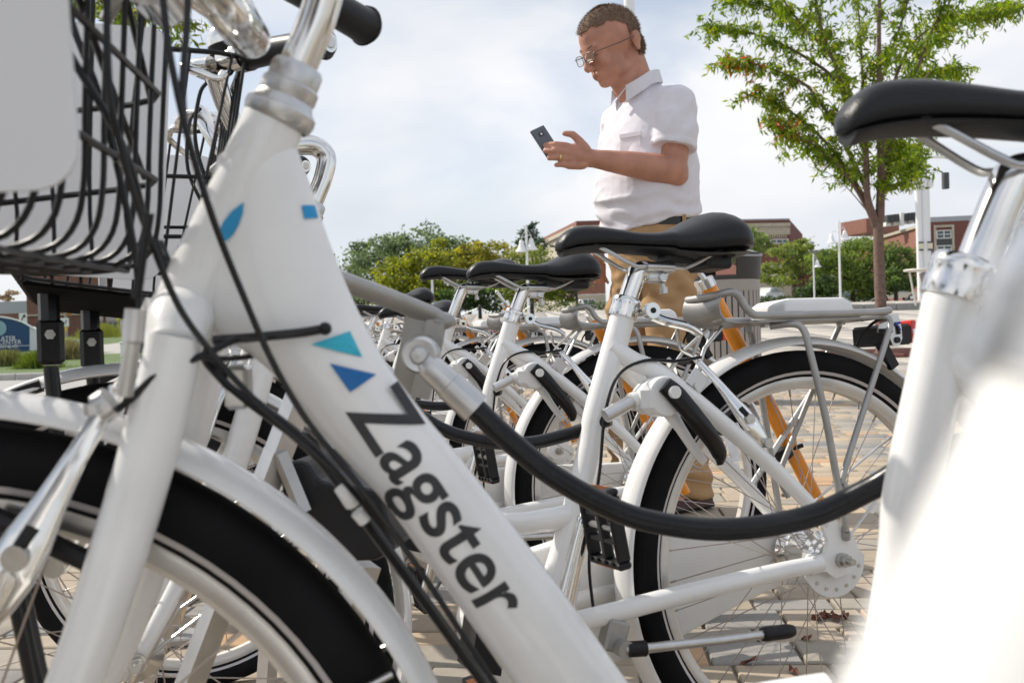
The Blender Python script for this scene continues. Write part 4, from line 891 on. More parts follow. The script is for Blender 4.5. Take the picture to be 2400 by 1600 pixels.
for s in (-1, 1):
    mb = MB(); mb.tube([(HUBF-.01, s*.066, HZ), (.86, s*.045, .455), (.755, s*.029, .50)], .0024, 8, sub=3); mb.build('fender_stay', alu, bike)
    mb = MB(); mb.tube([(-.01, s*.082, .37), (-.20, s*.045, .50), (-.285, s*.03, .545)], .0024, 8, sub=3); mb.build('fender_stay', alu, bike)
# fork
mb = MB(); mb.tube([(.886, -.052, .728), (.887, -.030, .744), (.888, 0, .748), (.887, .030, .744), (.886, .052, .728)], [.0175, .021, .0225, .021, .0175], 18, sub=4)
mb.build('fork_crown', white, bike)
for s in (-1, 1):
    mb = MB(); mb.tube([(.884, s*.054, .736), (.895, s*.057, .690), (.920, s*.060, .610), (.958, s*.061, .510), (1.005, s*.062, .425), (1.045, s*.064, .360), (1.056, s*.065, .345)], [.0168, .0180, .0180, .0165, .0140, .0110, .0095], 20, sub=5); mb.build('fork_blade', white, bike)
    mb = MB(); mb.prism([(1.045, .362), (1.072, .358), (1.076, .335), (1.062, .322), (1.048, .332)], s*.062, s*.068); mb.build('fork_end', white, bike, smooth=False)
# rim brakes
def vbrake(x0, z0, x1, z1, w, nm):
    b = empty(nm, parent=bike)
    d = Vector((x1-x0, 0, z1-z0)); L = d.length; d.normalize(); n = Vector((d.z, 0, -d.x))
    for s in (-1, 1):
        c0 = Vector((x0, s*(w-.018), z0)); c1 = Vector((x1, s*w, z1)); mb = MB(); out = Vector((0, s*.006, 0))
        mb.tube([c0-d*.008, c0, c0.lerp(c1, .30)+out, c0.lerp(c1, .55)+out, c0.lerp(c1, .78)+out, c0.lerp(c1, .95)+out, c1+d*.014+out, c1+d*.030+out], [.005, .0065, .0072, .0105, .0155, .0168, .0135, .0095], 16, sub=4, flat=.36)
        mb.build('brake_arm', chrome, b); mb = MB(); oy = Vector((0, s*.0118, 0)); mb.tube([c0.lerp(c1, .70)+oy, c0.lerp(c1, .86)+oy], [.0046, .0060], 12, sub=2, flat=.2); mb.build('arm_slot', black_pl, b)
        mb = MB(); c2 = c0.lerp(c1, .86); mb.tube([c2-Vector((0, s*.016, 0)), c2+Vector((0, s*.012, 0))], .0055, 10); mb.tube([c2+Vector((0, s*.012, 0)), c2+Vector((0, s*.017, 0))], .0082, 12); mb.build('brake_bolt', steel, b); c3 = c1+d*.030; mb = MB(); mb.tube([c3, c3+Vector((0, s*.018, 0))], .008, 12); mb.build('brake_bolt', steel, b)
        mb = MB(); mb.box(c2-Vector((0, s*.026, 0)), (.012, .014, .012)); pd = n*.034; q = c2-Vector((0, s*.033, 0)); mb.tube([q-pd, q, q+pd], .0075, 8, sub=2); mb.build('brake_pad', black_pl, b)
    a = Vector((x0, w-.018, z0)); c = Vector((x0, -(w-.018), z0)); mb = MB(); mb.tube([a+Vector((0, .012, 0)), c-Vector((0, .012, 0))], .0016, 6); mb.tube([a+Vector((0, .0, 0)), a+Vector((0, -.012, .006)), Vector((x0, -.004, z0+.02)), Vector((x0+.004, -.008, z0+.05))], .0028, 8, sub=4); mb.build('brake_wire', steel, b)
    mb = MB(); mb.tube([a+Vector((0, -.012, .0)), a+Vector((0, -.045, 0))], .006, 10); mb.build('cable_boot', black_pl, b); return b
vbrake(.927, .697, .988, .590, .062, 'front_brake'); vbrake(.222, .672, .140, .560, .060, 'rear_brake')
# saddle and post
sad = empty('saddle', parent=bike)
st = [(.434, .861, .004, .008), (.431, .867, .014, .017), (.423, .877, .0205, .026), (.406, .8865, .0245, .032), (.375, .8890, .0265, .032), (.335, .8845, .029, .028), (.298, .8790, .034, .025), (.265, .8785, .044, .027), (.238, .8840, .058, .036), (.212, .8950, .075, .049), (.188, .9060, .088, .060), (.165, .9115, .094, .064), (.144, .9075, .092, .060), (.126, .893, .078, .047), (.115, .872, .052, .026), (.112, .861, .02, .01)]
st = smooth_secs(st, 4); rings = []
for (x, z, w, th) in st:
    r_ = []; n = 28
    for i in range(n):
        t = 2*math.pi*i/n; c, s = math.cos(t), math.sin(t); y = w*abs(c)**.85*(1 if c > 0 else -1)
        if s >= 0: zz = z-th*.62+th*.62*abs(s)**.75
        else: zz = z-th*.62-th*.38*abs(s)**.45
        zz -= .010*(abs(y)/.09)**2 if x < .25 else 0
        r_.append(Vector((x, y, zz)))
    rings.append(r_)
mb = MB(); mb.loft(rings); mb.build('saddle_cover', leather, sad, angle=80)
mb = MB(); rings = []
for (x, z, w, th) in st[6:-6]:
    rings.append([Vector((x, w*.90*math.cos(t), z-th*1.02-.006*(1-abs(math.cos(t))) - (.010*(abs(w*.9*math.cos(t))/.09)**2 if x < .25 else 0)+.004*math.sin(t))) for t in [2*math.pi*i/18 for i in range(18)]])
mb.loft(rings); mb.box((.16, 0, .832), (.05, .07, .028), bev=.006); mb.box((.225, .0, .838), (.05, .04, .02), bev=.005); mb.tube([(.15, -.05, .842), (.15, .05, .842)], .009, 8); mb.build('saddle_shell', under, sad)
for s in (-1, 1):
    mb = MB(); mb.tube([(.385, s*.012, .860), (.365, s*.016, .853), (.315, s*.021, .826), (.295, s*.022, .823), (.235, s*.023, .821), (.215, s*.025, .822), (.165, s*.038, .846), (.150, s*.042, .856)], .0035, 10, sub=4); mb.build('saddle_rail', alu, sad)
mb = MB(); mb.tube([(.243, 0, .8215), (.292, 0, .8235)], .026, 20, flat=1.0); mb.v = [(x, y*1.15, .8215+(z-.8215)*.42) for x, y, z in mb.v]; mb.box((.268, 0, .8085), (.040, .034, .014), bev=.004); mb.tube([(.262, -.022, .806), (.262, .022, .806)], .006, 8); mb.tube([(.252, 0, .818), (.250, 0, .782)], .0042, 8); mb.tube([(.250, 0, .782), (.250, 0, .792)], .0075, 6); mb.build('saddle_clamp', alu, sad)
mb = MB(); mb.tube([(.345, 0, .70), (.323, 0, .757), (.301, 0, .806), (.292, 0, .8165), (.277, 0, .817), (.248, 0, .812)], [.0156, .0156, .0158, .0170, .0175, .0150], 24, sub=5); mb.build('seat_post', chrome, sad)
cl = empty('seat_clamp', parent=bike); mb = MB(); ax = Vector((-.36, 0, .93)).normalized()
mb.lathe([(.0188, -.016), (.0228, -.015), (.0236, -.004), (.0225, .003), (.0236, .008), (.0236, .014), (.0215, .017), (.0155, .017)], (.3225, 0, .7585), ax, 28); mb.build('collar_ring', chrome, cl)
mb = MB(); mb.tube([(.296, -.036, .752), (.296, .040, .752)], .0062, 12); mb.ell((.300, -.040, .752), (.011, .008, .011)); mb.tube([(.296, .030, .752), (.296, .043, .752)], .0125, 18); mb.build('quick_release', chrome, cl)
mb = MB(); mb.tube([(.296, .0435, .752), (.296, .0445, .752)], .0045, 12); mb.build('skewer_bolt', black_pl, cl)
mb = MB(); mb.tube([(.290, .030, .744), (.272, .036, .735), (.235, .040, .725), (.212, .040, .712)], [.008, .0075, .007, .006], 10, sub=4); mb.build('release_lever', chrome, cl)
# rear rack
rk = empty('rear_rack', parent=bike)
mb = MB(); pts = [(-.172, .035, .742), (-.150, .054, .740), (-.120, .060, .738), (.02, .060, .738), (.105, .060, .738), (.124, .060, .7405), (.138, .060, .752), (.148, .060, .768), (.160, .060, .7765), (.172, .052, .7755), (.176, .036, .774)]
loop = pts+[(x, -y, z) for x, y, z in pts[::-1]]; mb.tube(loop, .0062, 12, closed=True, sub=4); mb.build('rack_rail', alu_grey, rk)
mb = MB(); rings = []
for (x, z) in ((.112, .7285), (.150, .7275), (.172, .731), (.182, .742), (.184, .756), (.181, .768), (.176, .776)): rings.append([Vector((x, y, z-.006*(1-(y/.055)**2))) for y in np.linspace(-.054, .054, 9)]+[Vector((x-.0025, y, z+.0015-.006*(1-(y/.055)**2))) for y in np.linspace(.054, -.054, 9)])
mb.loft(rings); mb.build('front_plate', mat('brushed dark aluminium', (.30, .29, .28), .34, .85, var=.1, vscale=30), rk)
mb = MB(); mb.box((-.02, 0, .7295), (.27, .108, .004)); mb.build('rack_deck', alu_grey, rk, smooth=False)
mb = MB()
for x in (.06, -.10): mb.tube([(x, 0, .7265), (x, 0, .722)], .008, 6)
mb.build('deck_bolt', steel, rk)
mb = MB(); mb.tube([(.142, -.020, .733), (.160, -.020, .700), (.185, -.02, .66)], .003, 8); mb.build('rack_strut', alu, rk)
mb = MB()
a_, b_ = (.095, .048, .733), (.075, .040, .762)
lo_ = [(.054, -.050), (.054, .050), (-.088, .050), (-.088, -.050)]; hi_ = [(.040, -.042), (.040, .042), (-.074, .042), (-.074, -.042)]
mb.loft([[Vector((x, y, .732)) for x, y in lo_], [Vector((x, y, .745)) for x, y in lo_], [Vector((x, y, .758)) for x, y in [(q[0]*.97, q[1]*.94) for q in lo_]], [Vector((x, y, .7665)) for x, y in hi_]]); o = mb.build('tracker_box', white_pl, rk, smooth=False)
bv = o.modifiers.new('b', 'BEVEL'); bv.width = .004; bv.segments = 3
for s in (-1, 1):
    mb = MB(); mb.tube([(.070, s*.030, .722), (.048, s*.060, .723), (.036, s*.070, .712), (.030, s*.074, .68), (.012, s*.080, .568), (-.004, s*.083, .43), (-.010, s*.083, .385)], .0058, 12, sub=4); mb.tube([(-.010, s*.083, .385), (-.012, s*.080, .372)], .007, 8); mb.build('rack_leg', alu_grey, rk)
    mb = MB(); mb.tube([(-.125, s*.022, .730), (-.140, s*.050, .731), (-.150, s*.064, .722), (-.128, s*.070, .680), (-.020, s*.080, .486), (-.014, s*.082, .462), (-.018, s*.084, .446), (-.030, s*.085, .425)], .0052, 12, sub=4); mb.build('rack_leg', alu_grey, rk)
    mb = MB(); mb.tube([(.232, s*.050, .642), (.200, s*.030, .690), (.150, s*.020, .730)], [.0035, .0028, .0035], 8); mb.build('rack_tie', alu, rk)
    mb = MB(); mb.box((.236, s*.060, .640), (.030, .006, .030), Matrix.Rotation(R(-40), 3, 'Y'), .001); mb.tube([(.240, s*.062, .632), (.240, s*.066, .632)], .005, 10); mb.build('tie_bracket', alu, rk)
# tail light
tl = empty('tail_light', parent=bike); mb = MB(); mb.box((-.188, 0, .700), (.062, .085, .036), bev=.005); mb.build('light_housing', black_pl, tl, smooth=False)
mb = MB(); mb.box((-.2225, 0, .704), (.011, .086, .040), bev=.002); mb.build('red_lens', red_pl, tl, smooth=False); mb = MB(); mb.box((-.224, 0, .704), (.011, .088, .008)); mb.build('clear_strip', clear_m, tl, smooth=False)
mb = MB(); mb.prism([(-.185, .735), (-.160, .735), (-.158, .722), (-.140, .718), (-.138, .704), (-.16, .700), (-.168, .682), (-.182, .680), (-.190, .692), (-.190, .712)], .044, .047); mb.build('light_bracket', alu, tl, smooth=False)
mb = MB(); mb.tube([(-.140, .050, .706), (-.162, .052, .706)], .0045, 10); mb.tube([(-.178, .048, .690), (-.178, .050, .690)], .0055, 12); mb.build('bracket_bolt', black_pl, tl)
mb = MB(); mb.tube([(-.12, .012, .680), (-.125, .020, .70), (-.145, .030, .722), (-.165, .036, .727), (-.178, .047, .716), (-.182, .05, .70)], .0026, 8, sub=4); mb.build('light_wire', black_pl, tl)
mb = MB(); mb.tube([(-.174, .049, .716), (-.184, .051, .720)], .0022, 6); mb.tube([(-.180, .050, .714), (-.184, .05, .706)], .0018, 6); mb.build('cable_tie', mat('blue cable tie', (.01, .04, .35), .4), tl)
mb = MB(); mb.box((-.170, .03, .665), (.018, .010, .05), Matrix.Rotation(R(30), 3, 'Y')); mb.build('stay_clip', black_pl, tl, smooth=False)
# frame lock behind the seat tube
lk = empty('frame_lock', parent=bike); mb = MB(); c = Vector((.305, .066, .619)); lx = Vector((.93, 0, .36)).normalized()
mb.tube([c-Vector((0, .03, 0)), c-Vector((0, .026, 0)), c+Vector((0, .012, 0)), c+Vector((0, .018, 0))], [.024, .030, .031, .027], 22, sub=3); mb.box(c+Vector((.020, -.004, -.002)), (.04, .044, .046), bev=.01); mb.tube([c+Vector((.03, -.01, .0)), c+Vector((.048, -.008, -.006))], .014, 14)
mb.tube([c+Vector((-.01, 0, -.02)), c+Vector((-.03, .0, -.05)), c+Vector((-.055, -.004, -.085)), c+Vector((-.075, -.01, -.105))], [.012, .009, .008, .007], 10, sub=4, flat=.6); mb.build('lock_body', white_pl, lk)
mb = MB(); P_ = [c+Vector((.006, .022, .018)), c+Vector((-.012, .025, .0)), c+Vector((-.04, .028, -.035)), c+Vector((-.066, .026, -.066)), c+Vector((-.084, .020, -.092)), c+Vector((-.088, .014, -.108))]; mb.tube(P_, [.013, .0155, .0150, .0140, .0125, .006], 14, sub=4, flat=.62); mb.build('lock_lever', black_sh, lk)
mb = MB(); mb.tube([c+Vector((-.004, .030, .006)), c+Vector((-.004, .036, .006))], .0095, 18); mb.build('lock_button', white_pl, lk)
mb = MB(); mb.tube([c+Vector((.045, -.008, -.004)), c+Vector((.092, -.010, -.024))], .0105, 16); mb.build('lock_plug', alu, lk)
mb = MB(); mb.tube([(.262, .048, .600), (.245, .050, .592), (.24, .02, .60)], .006, 8); mb.build('lock_bracket', alu, lk)
# cranks and pedals
for s in (1, -1):
    ck = empty('crank', parent=bike); B_ = Vector((.500, s*.062, .286)); d = Vector((-.27, 0, .963))*s if s > 0 else Vector((.27, 0, -.963)); E_ = B_+d*.168+Vector((0, s*.022, 0))
    mb = MB(); mb.tube([B_-Vector((0, s*.01, 0)), B_+Vector((0, s*.012, 0))], .018, 18); mb.tube([B_, B_+d*.03+Vector((0, s*.006, 0)), B_+d*.11+Vector((0, s*.014, 0)), E_, E_+d*.008], [.0175, .0165, .0125, .0125, .009], 14, sub=4, flat=1.0)
    mb.build('crank_arm', chrome, ck)
    pdl = E_+Vector((0, s*.058, 0)); mb = MB(); mb.tube([E_, E_+Vector((0, s*.10, 0))], .0055, 10); mb.build('pedal_axle', steel, ck)
    mb = MB(); Mp = Matrix.Rotation(R(98), 3, 'Y')
    for a in (-.050, .050): mb.box(pdl+Mp @ Vector((a, 0, 0)), (.010, .094, .020), Mp, .003)
    for b in (-.043, .043): mb.box(pdl+Mp @ Vector((0, b, 0)), (.090, .008, .020), Mp, .0025)
    mb.box(pdl, (.090, .014, .014), Mp, .003)
    for a in (-.018, .018): mb.box(pdl+Mp @ Vector((a, 0, 0)), (.005, .084, .012), Mp)
    for a in (-.046, .046):
        for b in (-.032, -.011, .011, .032):
            for z_ in (-.0145, .0145): mb.box(pdl+Mp @ Vector((a, b, z_*.8)), (.005, .005, .004), Mp)
    mb.build('pedal', black_pl, ck)
    mb = MB()
    for a in (-.0535, .0535): mb.box(pdl+Mp @ Vector((a, 0, 0)), (.003, .055, .016), Mp)
    mb.build('pedal_reflector', mat('orange reflector', (.75, .20, .01), .2), ck, smooth=False)
# chain case on the right
mb = MB(); outl = []
for i in range(15): a = R(-78+i*156/14); outl.append((.50+.102*math.cos(a), .286+.100*math.sin(a)))
outl += [(.42, .402), (.25, .400), (.10, .392)]
for i in range(11): a = R(88+i*184/10); outl.append((-.005+.055*math.cos(a), .338+.052*math.sin(a)))
outl += [(.10, .262), (.25, .215), (.42, .190)]
mb.prism(outl, -.050, -.086); o = mb.build('chain_case', white_pl, bike, smooth=False); bv = o.modifiers.new('b', 'BEVEL'); bv.width = .006; bv.segments = 3
# kickstand
ks = empty('kickstand', parent=bike); mb = MB(); mb.box((.408, .062, .276), (.034, .030, .046), Matrix.Rotation(R(-20), 3, 'Y'), .004); mb.tube([(.404, .062, .262), (.404, .094, .260)], .013, 16); mb.build('pivot_block', alu_grey, ks)
mb = MB(); mb.tube([(.404, .086, .260), (.372, .090, .2575), (.24, .094, .2515), (.165, .096, .2495)], [.0095, .0075, .0068, .0066], 14); mb.build('kickstand_leg', alu, ks)
mb = MB(); mb.tube([(.400, .088, .2595), (.372, .090, .2575)], .0115, 14); mb.tube([(.172, .096, .2497), (.165, .096, .2496), (.128, .097, .2485), (.116, .097, .2482)], [.0098, .0112, .0112, .0085], 16, sub=2); mb.build('rubber_tip', black_pl, ks)
# cables along the frame
cb = empty('cables', parent=bike)
for k_, y in enumerate((-.006, .006)):
    mb = MB(); mb.tube([(.905, y, .80), (.872, y*1.5, .715), (.808, y, .655), (.770, y, .600), (.690, y, .478), (.650, y, .412), (.588, y, .315)], .0034, 8, sub=5); mb.build('brake_cable', black_sh, cb)
mb = MB(); mb.tube([(.785, .024, .630), (.781, .026, .624), (.778, .023, .618)], .006, 10, sub=3); mb.tube([(.775, .024, .612), (.770, .022, .605)], .005, 10); mb.build('cable_guide', white_pl, cb)
mb = MB(); mb.tube([(.420, .026, .300), (.425, .030, .38), (.410, .030, .46), (.398, .032, .52), (.385, .034, .60), (.362, .040, .655), (.320, .050, .675), (.270, .056, .672), (.225, .058, .676)], .0026, 8, sub=5); mb.build('rear_brake_cable', black_sh, cb)
mb = MB(); mb.box((.409, .027, .478), (.012, .012, .010)); mb.build('cable_clip', black_pl, cb, smooth=False)
mb = MB(); mb.prism([(.575, .235), (.56, .30), (.585, .345), (.60, .34), (.62, .25)], -.03, .03); mb.build('battery_pad', black_pl, bike, smooth=False)
# orange pole at the right side with silver tip
op = empty('orange_pole', parent=bike); o0 = loc3(2, 1929, 1200, -.11); o1 = loc3(2, 1659, 668, -.11); o2 = loc3(2, 1626, 623, -.115); oc = loc3(2, 1835, 1060, -.11)
dd = (o1-o0).normalized()
mb = MB(); mb.tube([o0-dd*.05, o1], .0135, 18); mb.build('pole_tube', orange, op); mb = MB(); mb.tube([o1-dd*.004, o1+dd*.012], .0145, 18); mb.tube([o1+dd*.01, o2+(o2-o1)*.25], .0052, 12); mb.ell(o2+(o2-o1)*.25, (.007, .007, .007)); mb.build('pole_tip', chrome, op)
mb = MB(); mb.tube([oc-dd*.010, oc+dd*.010], .0165, 16); mb.tube([oc, oc+Vector((-.03, .02, .012))], .004, 8); mb.build('pole_clamp', black_pl, op)
mb = MB(); mb.tube([loc3(2, 1760, 1140, -.10), loc3(2, 1905, 915, -.10)], .0055, 10); mb.build('pole_brace', alu, op)
# handlebar group
hb_ = empty('handlebar', parent=bike)
for s in (1, -1):
    mb = MB(); mb.tube([(.898, s*.0, .970), (.899, s*.035, .972), (.910, s*.062, .992), (.932, s*.082, 1.035), (.942, s*.105, 1.066), (.928, s*.140, 1.068), (.880, s*.220, 1.056), (.836, s*.290, 1.044)], [.0150, .0140, .0125, .0125, .0125, .0120, .0115, .0110], 18, sub=5); mb.build('bar', chrome, hb_)
    mb = MB(); mb.tube([(.908, s*.172, 1.063), (.904, s*.178, 1.062), (.880, s*.220, 1.056), (.848, s*.271, 1.047), (.842, s*.281, 1.046), (.838, s*.287, 1.045)], [.0185, .0165, .0158, .0168, .0195, .0150], 18, sub=4); mb.build('grip', black_pl, hb_)
    mb = MB(); mb.tube([(.836, s*.2905, 1.0442), (.8355, s*.2915, 1.044)], [.0075, .006], 16); mb.build('bar_end_ring', alu, hb_)
    mb = MB(); mb.tube([(.918, s*.150, 1.066), (.910, s*.166, 1.064)], .0185, 18)
    mb.tube([(.950, s*.080, 1.062), (.965, s*.105, 1.062), (.968, s*.130, 1.058), (.952, s*.150, 1.056)], [.005, .0085, .0100, .0095], 14, sub=5)
    mb.tube([(.946, s*.066, 1.063), (.951, s*.082, 1.062)], .0058, 12)
    mb.tube([(.962, s*.138, 1.056), (.980, s*.150, 1.053), (.985, s*.166, 1.046), (.968, s*.186, 1.034), (.950, s*.196, 1.024), (.942, s*.194, 1.032)], [.0068, .0052, .0046, .0042, .0040, .0046], 12, sub=5, flat=1.15); mb.build('brake_lever', chrome, hb_)
bl = empty('bell', parent=bike); mb = MB(); bc_ = Vector((.926, .118, 1.092)); axb = Vector((.25, .1, .96)).normalized(); mb.lathe([(.0255, .0), (.0255, .008), (.0235, .016), (.018, .023), (.010, .0265), (.0005, .0275)], bc_, axb, 28); mb.build('bell_dome', chrome, bl)
mb = MB(); mb.lathe([(.0005, -.012), (.020, -.012), (.026, -.004), (.0262, .002), (.0005, .002)], bc_, axb, 28); mb.tube([bc_-axb*.01, (.932, .108, 1.068)], .008, 10); mb.lathe([(.0145, -.007), (.0175, -.007), (.0175, .007), (.0145, .007)], (.938, .118, 1.066), (-.3, .95, 0), 18, True); mb.build('bell_base', black_pl, bl)
# basket
bs = empty('basket', parent=bike)
zb_, zf, zt_ = .774, .798, 1.06; W_ = .165; AF = 1.185
def bk_(y):   # wire from back rim over the floor to the front rim
    f = abs(y)/W_
    return [(.915, y*1.09, zt_), (.9465, y*1.02, zb_+.105), (.952, y*1.01, zb_+.070), (.957, y, zb_+.042), (.965, y, zb_+.018), (.980, y, zb_+.004), (1.005, y, zb_+.001), (1.04, y, zb_+.004), (AF-.05, y, zf-.006), (AF-.022, y, zf), (AF-.006, y, zf+.012), (AF+.004, y, zf+.04), (AF+.016, y*1.03, zf+.10), (AF+.05, y*1.09, zt_)]
for k_ in range(9):
    y = -W_+k_*2*W_/8; mb = MB(); P_ = bk_(y); mb.tube(P_, .0022, 6, sub=3, cap=False); mb.build('basket_wire', wire_m, bs)
for k_ in range(7):
    x = .985+k_*.03; mb = MB(); t_ = (x-.985)/.18; xt = .93+t_*.29; zk = zb_+(zf-zb_)*t_
    mb.tube([(xt, W_+.016, zt_), (x-.006, W_+.005, zk+.080), (x, W_+.003, zk+.040), (x, W_, zk+.014), (x, W_-.014, zk-.001), (x, W_-.045, zk-.003), (x, -W_+.045, zk-.003), (x, -W_+.014, zk-.001), (x, -W_, zk+.014), (x-.006, -W_-.005, zk+.080), (xt, -W_-.016, zt_)], .0019, 6, sub=3, cap=False); mb.build('basket_wire', wire_m, bs)
for zz, gx in ((.842, .004), (.912, .0), (zt_, 0)):
    t_ = (zz-zb_)/(zt_-zb_); xa = .962-.047*t_; xb = AF+.05*t_; wy = W_+.003+.014*t_; mb = MB(); c_ = .03
    mb.tube([(xa, -wy+c_, zz), (xa, wy-c_, zz), (xa+c_*.3, wy-c_*.3, zz), (xa+c_, wy, zz), (xb-c_, wy, zz), (xb-c_*.3, wy-c_*.3, zz), (xb, wy-c_, zz), (xb, -wy+c_, zz), (xb-c_*.3, -wy+c_*.3, zz), (xb-c_, -wy, zz), (xa+c_, -wy, zz), (xa+c_*.3, -wy+c_*.3, zz)], .0032 if zz == zt_ else .0027, 6, closed=True); mb.build('basket_ring', wire_m, bs)
mb = MB()
for a, b in (((.948, -.155, .912), (.928, .02, 1.035)), ((.960, -.145, .845), (.942, .05, .93))): mb.tube([a, b], .0026, 6)
for k_ in range(4): mb.tube([(.985+k_*.045, -W_+.01, zb_+.005*k_+.002), (1.03+k_*.045, W_-.01, zb_+.006*k_+.002)], .002, 5)
mb.build('diagonal_brace', wire_m, bs)
mb = MB(); rp = []
for (cx_, cz_, a0) in ((1.195, 1.060, 0), (1.022, 1.060, 90), (1.040, .812, 180), (1.175, .822, 270)):
    for i in range(5): a = R(a0+i*22.5); rp.append((cx_+.022*math.cos(a), cz_+.022*math.sin(a)))
mb.prism(rp, .182, .186); mb.build('sign_board', panel_m, bs, smooth=False)
mb = MB(); rp2 = [(x-.0, z) for x, z in rp]; mb.prism([(1.31-.0+0*x, 0) for x, z in rp[:3]], 0, .001) if False else mb.box((AF+.035, 0, .93), (.004, .27, .22), bev=.001); mb.build('front_board', panel_m, bs, smooth=False)
for (x, y, z) in ((.955, -.03, .838), (.940, .03, 1.01)): mb = MB(); mb.tube([(x-.008, y, z), (x-.002, y, z)], .008, 12); mb.build('basket_bolt', steel, bs)
mb = MB(); mb.tube([(.885, -.02, .985), (.92, -.03, .975), (.95, -.05, .945)], .005, 8); mb.tube([(.885, .02, .985), (.92, .03, .975), (.95, .05, .945)], .005, 8); mb.build('basket_arm', alu_grey, bs)
for s in (-1, 1):
    lx_, ly_ = (1.143, .074) if s > 0 else (1.100, -.095)
    mb = MB(); mb.tube([(lx_, ly_, .700), (lx_-.003, ly_, .66), (lx_-.012, ly_, .55), (1.070, s*.075, .36)], .0088, 14, sub=3); mb.box((lx_-.001, ly_, .730), (.030, .022, .055), bev=.005); mb.tube([(lx_, ly_, .755), (lx_, ly_, .788)], .012, 8); mb.build('support_leg', black_sh, bs)
    mb = MB(); mb.tube([(lx_-.001, ly_+.011, .738), (lx_-.001, ly_+.016, .738)], .0062, 6); mb.build('leg_bolt', steel, bs)
mb = MB(); mb.loft([[(.99, y, zb_-.008), (.99, y, zb_-.004), (AF-.02, y, zf-.004), (AF-.02, y, zf-.008)] for y in (-.155, .155)]); mb.build('floor_plate', mat('matte black mesh', (.006, .006, .006), 1, spec=.05), bs, smooth=False)
# cables from the levers
for pts in ([(.946, .066, 1.063), (.958, .058, 1.045), (.965, .050, .99), (.950, .045, .93), (.915, .040, .86), (.905, .02, .80)], [(.946, -.066, 1.063), (.962, -.058, 1.04), (.968, -.045, .97), (.945, -.03, .90), (.925, -.02, .80), (.92, -.01, .74)]):
    mb = MB(); mb.tube(pts, .0026, 8, sub=6); mb.build('brake_cable', black_sh, cb)
# lettering wrapped round the down tube
def wrap_text(body, size, s0, off, m, nm, bold):
    t = text_obj(nm, body, size, m, bike, (0, 0, 0), (0, 0, 0), 0, off=bold); me = t.data
    import bmesh
    bm = bmesh.new(); bm.from_mesh(me); bmesh.ops.triangulate(bm, faces=bm.faces)
    for _ in range(2): 
        es = [e for e in bm.edges if e.calc_length() > .005]; bmesh.ops.subdivide_edges(bm, edges=es, cuts=1); bmesh.ops.triangulate(bm, faces=bm.faces)
    A_ = Vector((.776, 0, .712)); Bx = Vector((.640, 0, .486)); ax_ = (Bx-A_).normalized(); nrm = Vector((-ax_.z, 0, ax_.x))
    if nrm.z < 0: nrm = -nrm
    for v in bm.verts:
        u = v.co.x+s0; w_ = v.co.y+off; p = A_+ax_*u
        # find section nearest along
        bs_ = min(DTS, key=lambda q: abs((Vector((q[0], 0, q[1]))-A_).dot(ax_)-u))
        c = Vector((bs_[0], 0, bs_[1])); p2 = p+nrm*w_; dd_ = Vector((bs_[2], 0, bs_[3])); e = (p2-c).dot(dd_)/bs_[4]; e2 = max(-.955, min(.955, e)); p2 = p2+dd_*(e2-e)*bs_[4]; e = e2; yy = bs_[5]*math.sqrt(1-e*e)+.0006
        v.co = Vector((p2.x, yy, p2.z))
    bm.to_mesh(me); bm.free(); return t
wrap_text('Zagster', .0575, .025, -.0195, dark_print, 'lettering', .0008)
def decal(nm, pts, m, par=bike):
    mb = MB(); c = [sum(p[i] for p in pts)/len(pts) for i in (0, 1)]; vs = []; fs = []; n = len(pts); K = 8
    def surf(x, z):
        q = min(DTS, key=lambda s: abs(((x-s[0])*(-s[3])+(z-s[1])*s[2]))); e = ((x-q[0])*q[2]+(z-q[1])*q[3])/q[4]; e = max(-.98, min(.98, e)); return q[5]*math.sqrt(1-e*e)+.0007
    for j in range(K+1):
        for i in range(n*4):
            a = pts[i//4]; b = pts[(i//4+1) % n]; t = (i % 4)/4; x, z = a[0]+(b[0]-a[0])*t, a[1]+(b[1]-a[1])*t; f = j/K; x = c[0]+(x-c[0])*f; z = c[1]+(z-c[1])*f; vs.append((x, surf(x, z)+.0008, z))
    m_ = n*4
    for j in range(K):
        for i in range(m_): fs.append((j*m_+i, j*m_+(i+1) % m_, (j+1)*m_+(i+1) % m_, (j+1)*m_+i))
    mb.add(vs, fs); return mb.build(nm, m, par)
decal('cyan_chevron', [(.802, .727), (.776, .735), (.768, .717)], blue1); decal('blue_chevron', [(.790, .714), (.759, .705), (.777, .694)], blue2)
mb = MB(); ys = lambda x, z: .0245; dr = [(loc3(1, x_, y_, .024).x, loc3(1, x_, y_, .024).z) for x_, y_ in ((571, 474), (568, 500), (558, 528), (545, 550), (531, 564), (520, 566), (513, 558), (514, 542), (524, 520), (545, 494))]
def headsurf(x, z):
    a = Vector((.845, 0, .835)); d = Vector((.0438, 0, -.087)).normalized(); e = (Vector((x, 0, z))-a); w_ = e.x*d.z*-1+e.z*d.x; w_ = e.dot(Vector((-d.z, 0, d.x))); return math.sqrt(max(1e-5, .0242**2-w_*w_))+.0008
DRP = dr
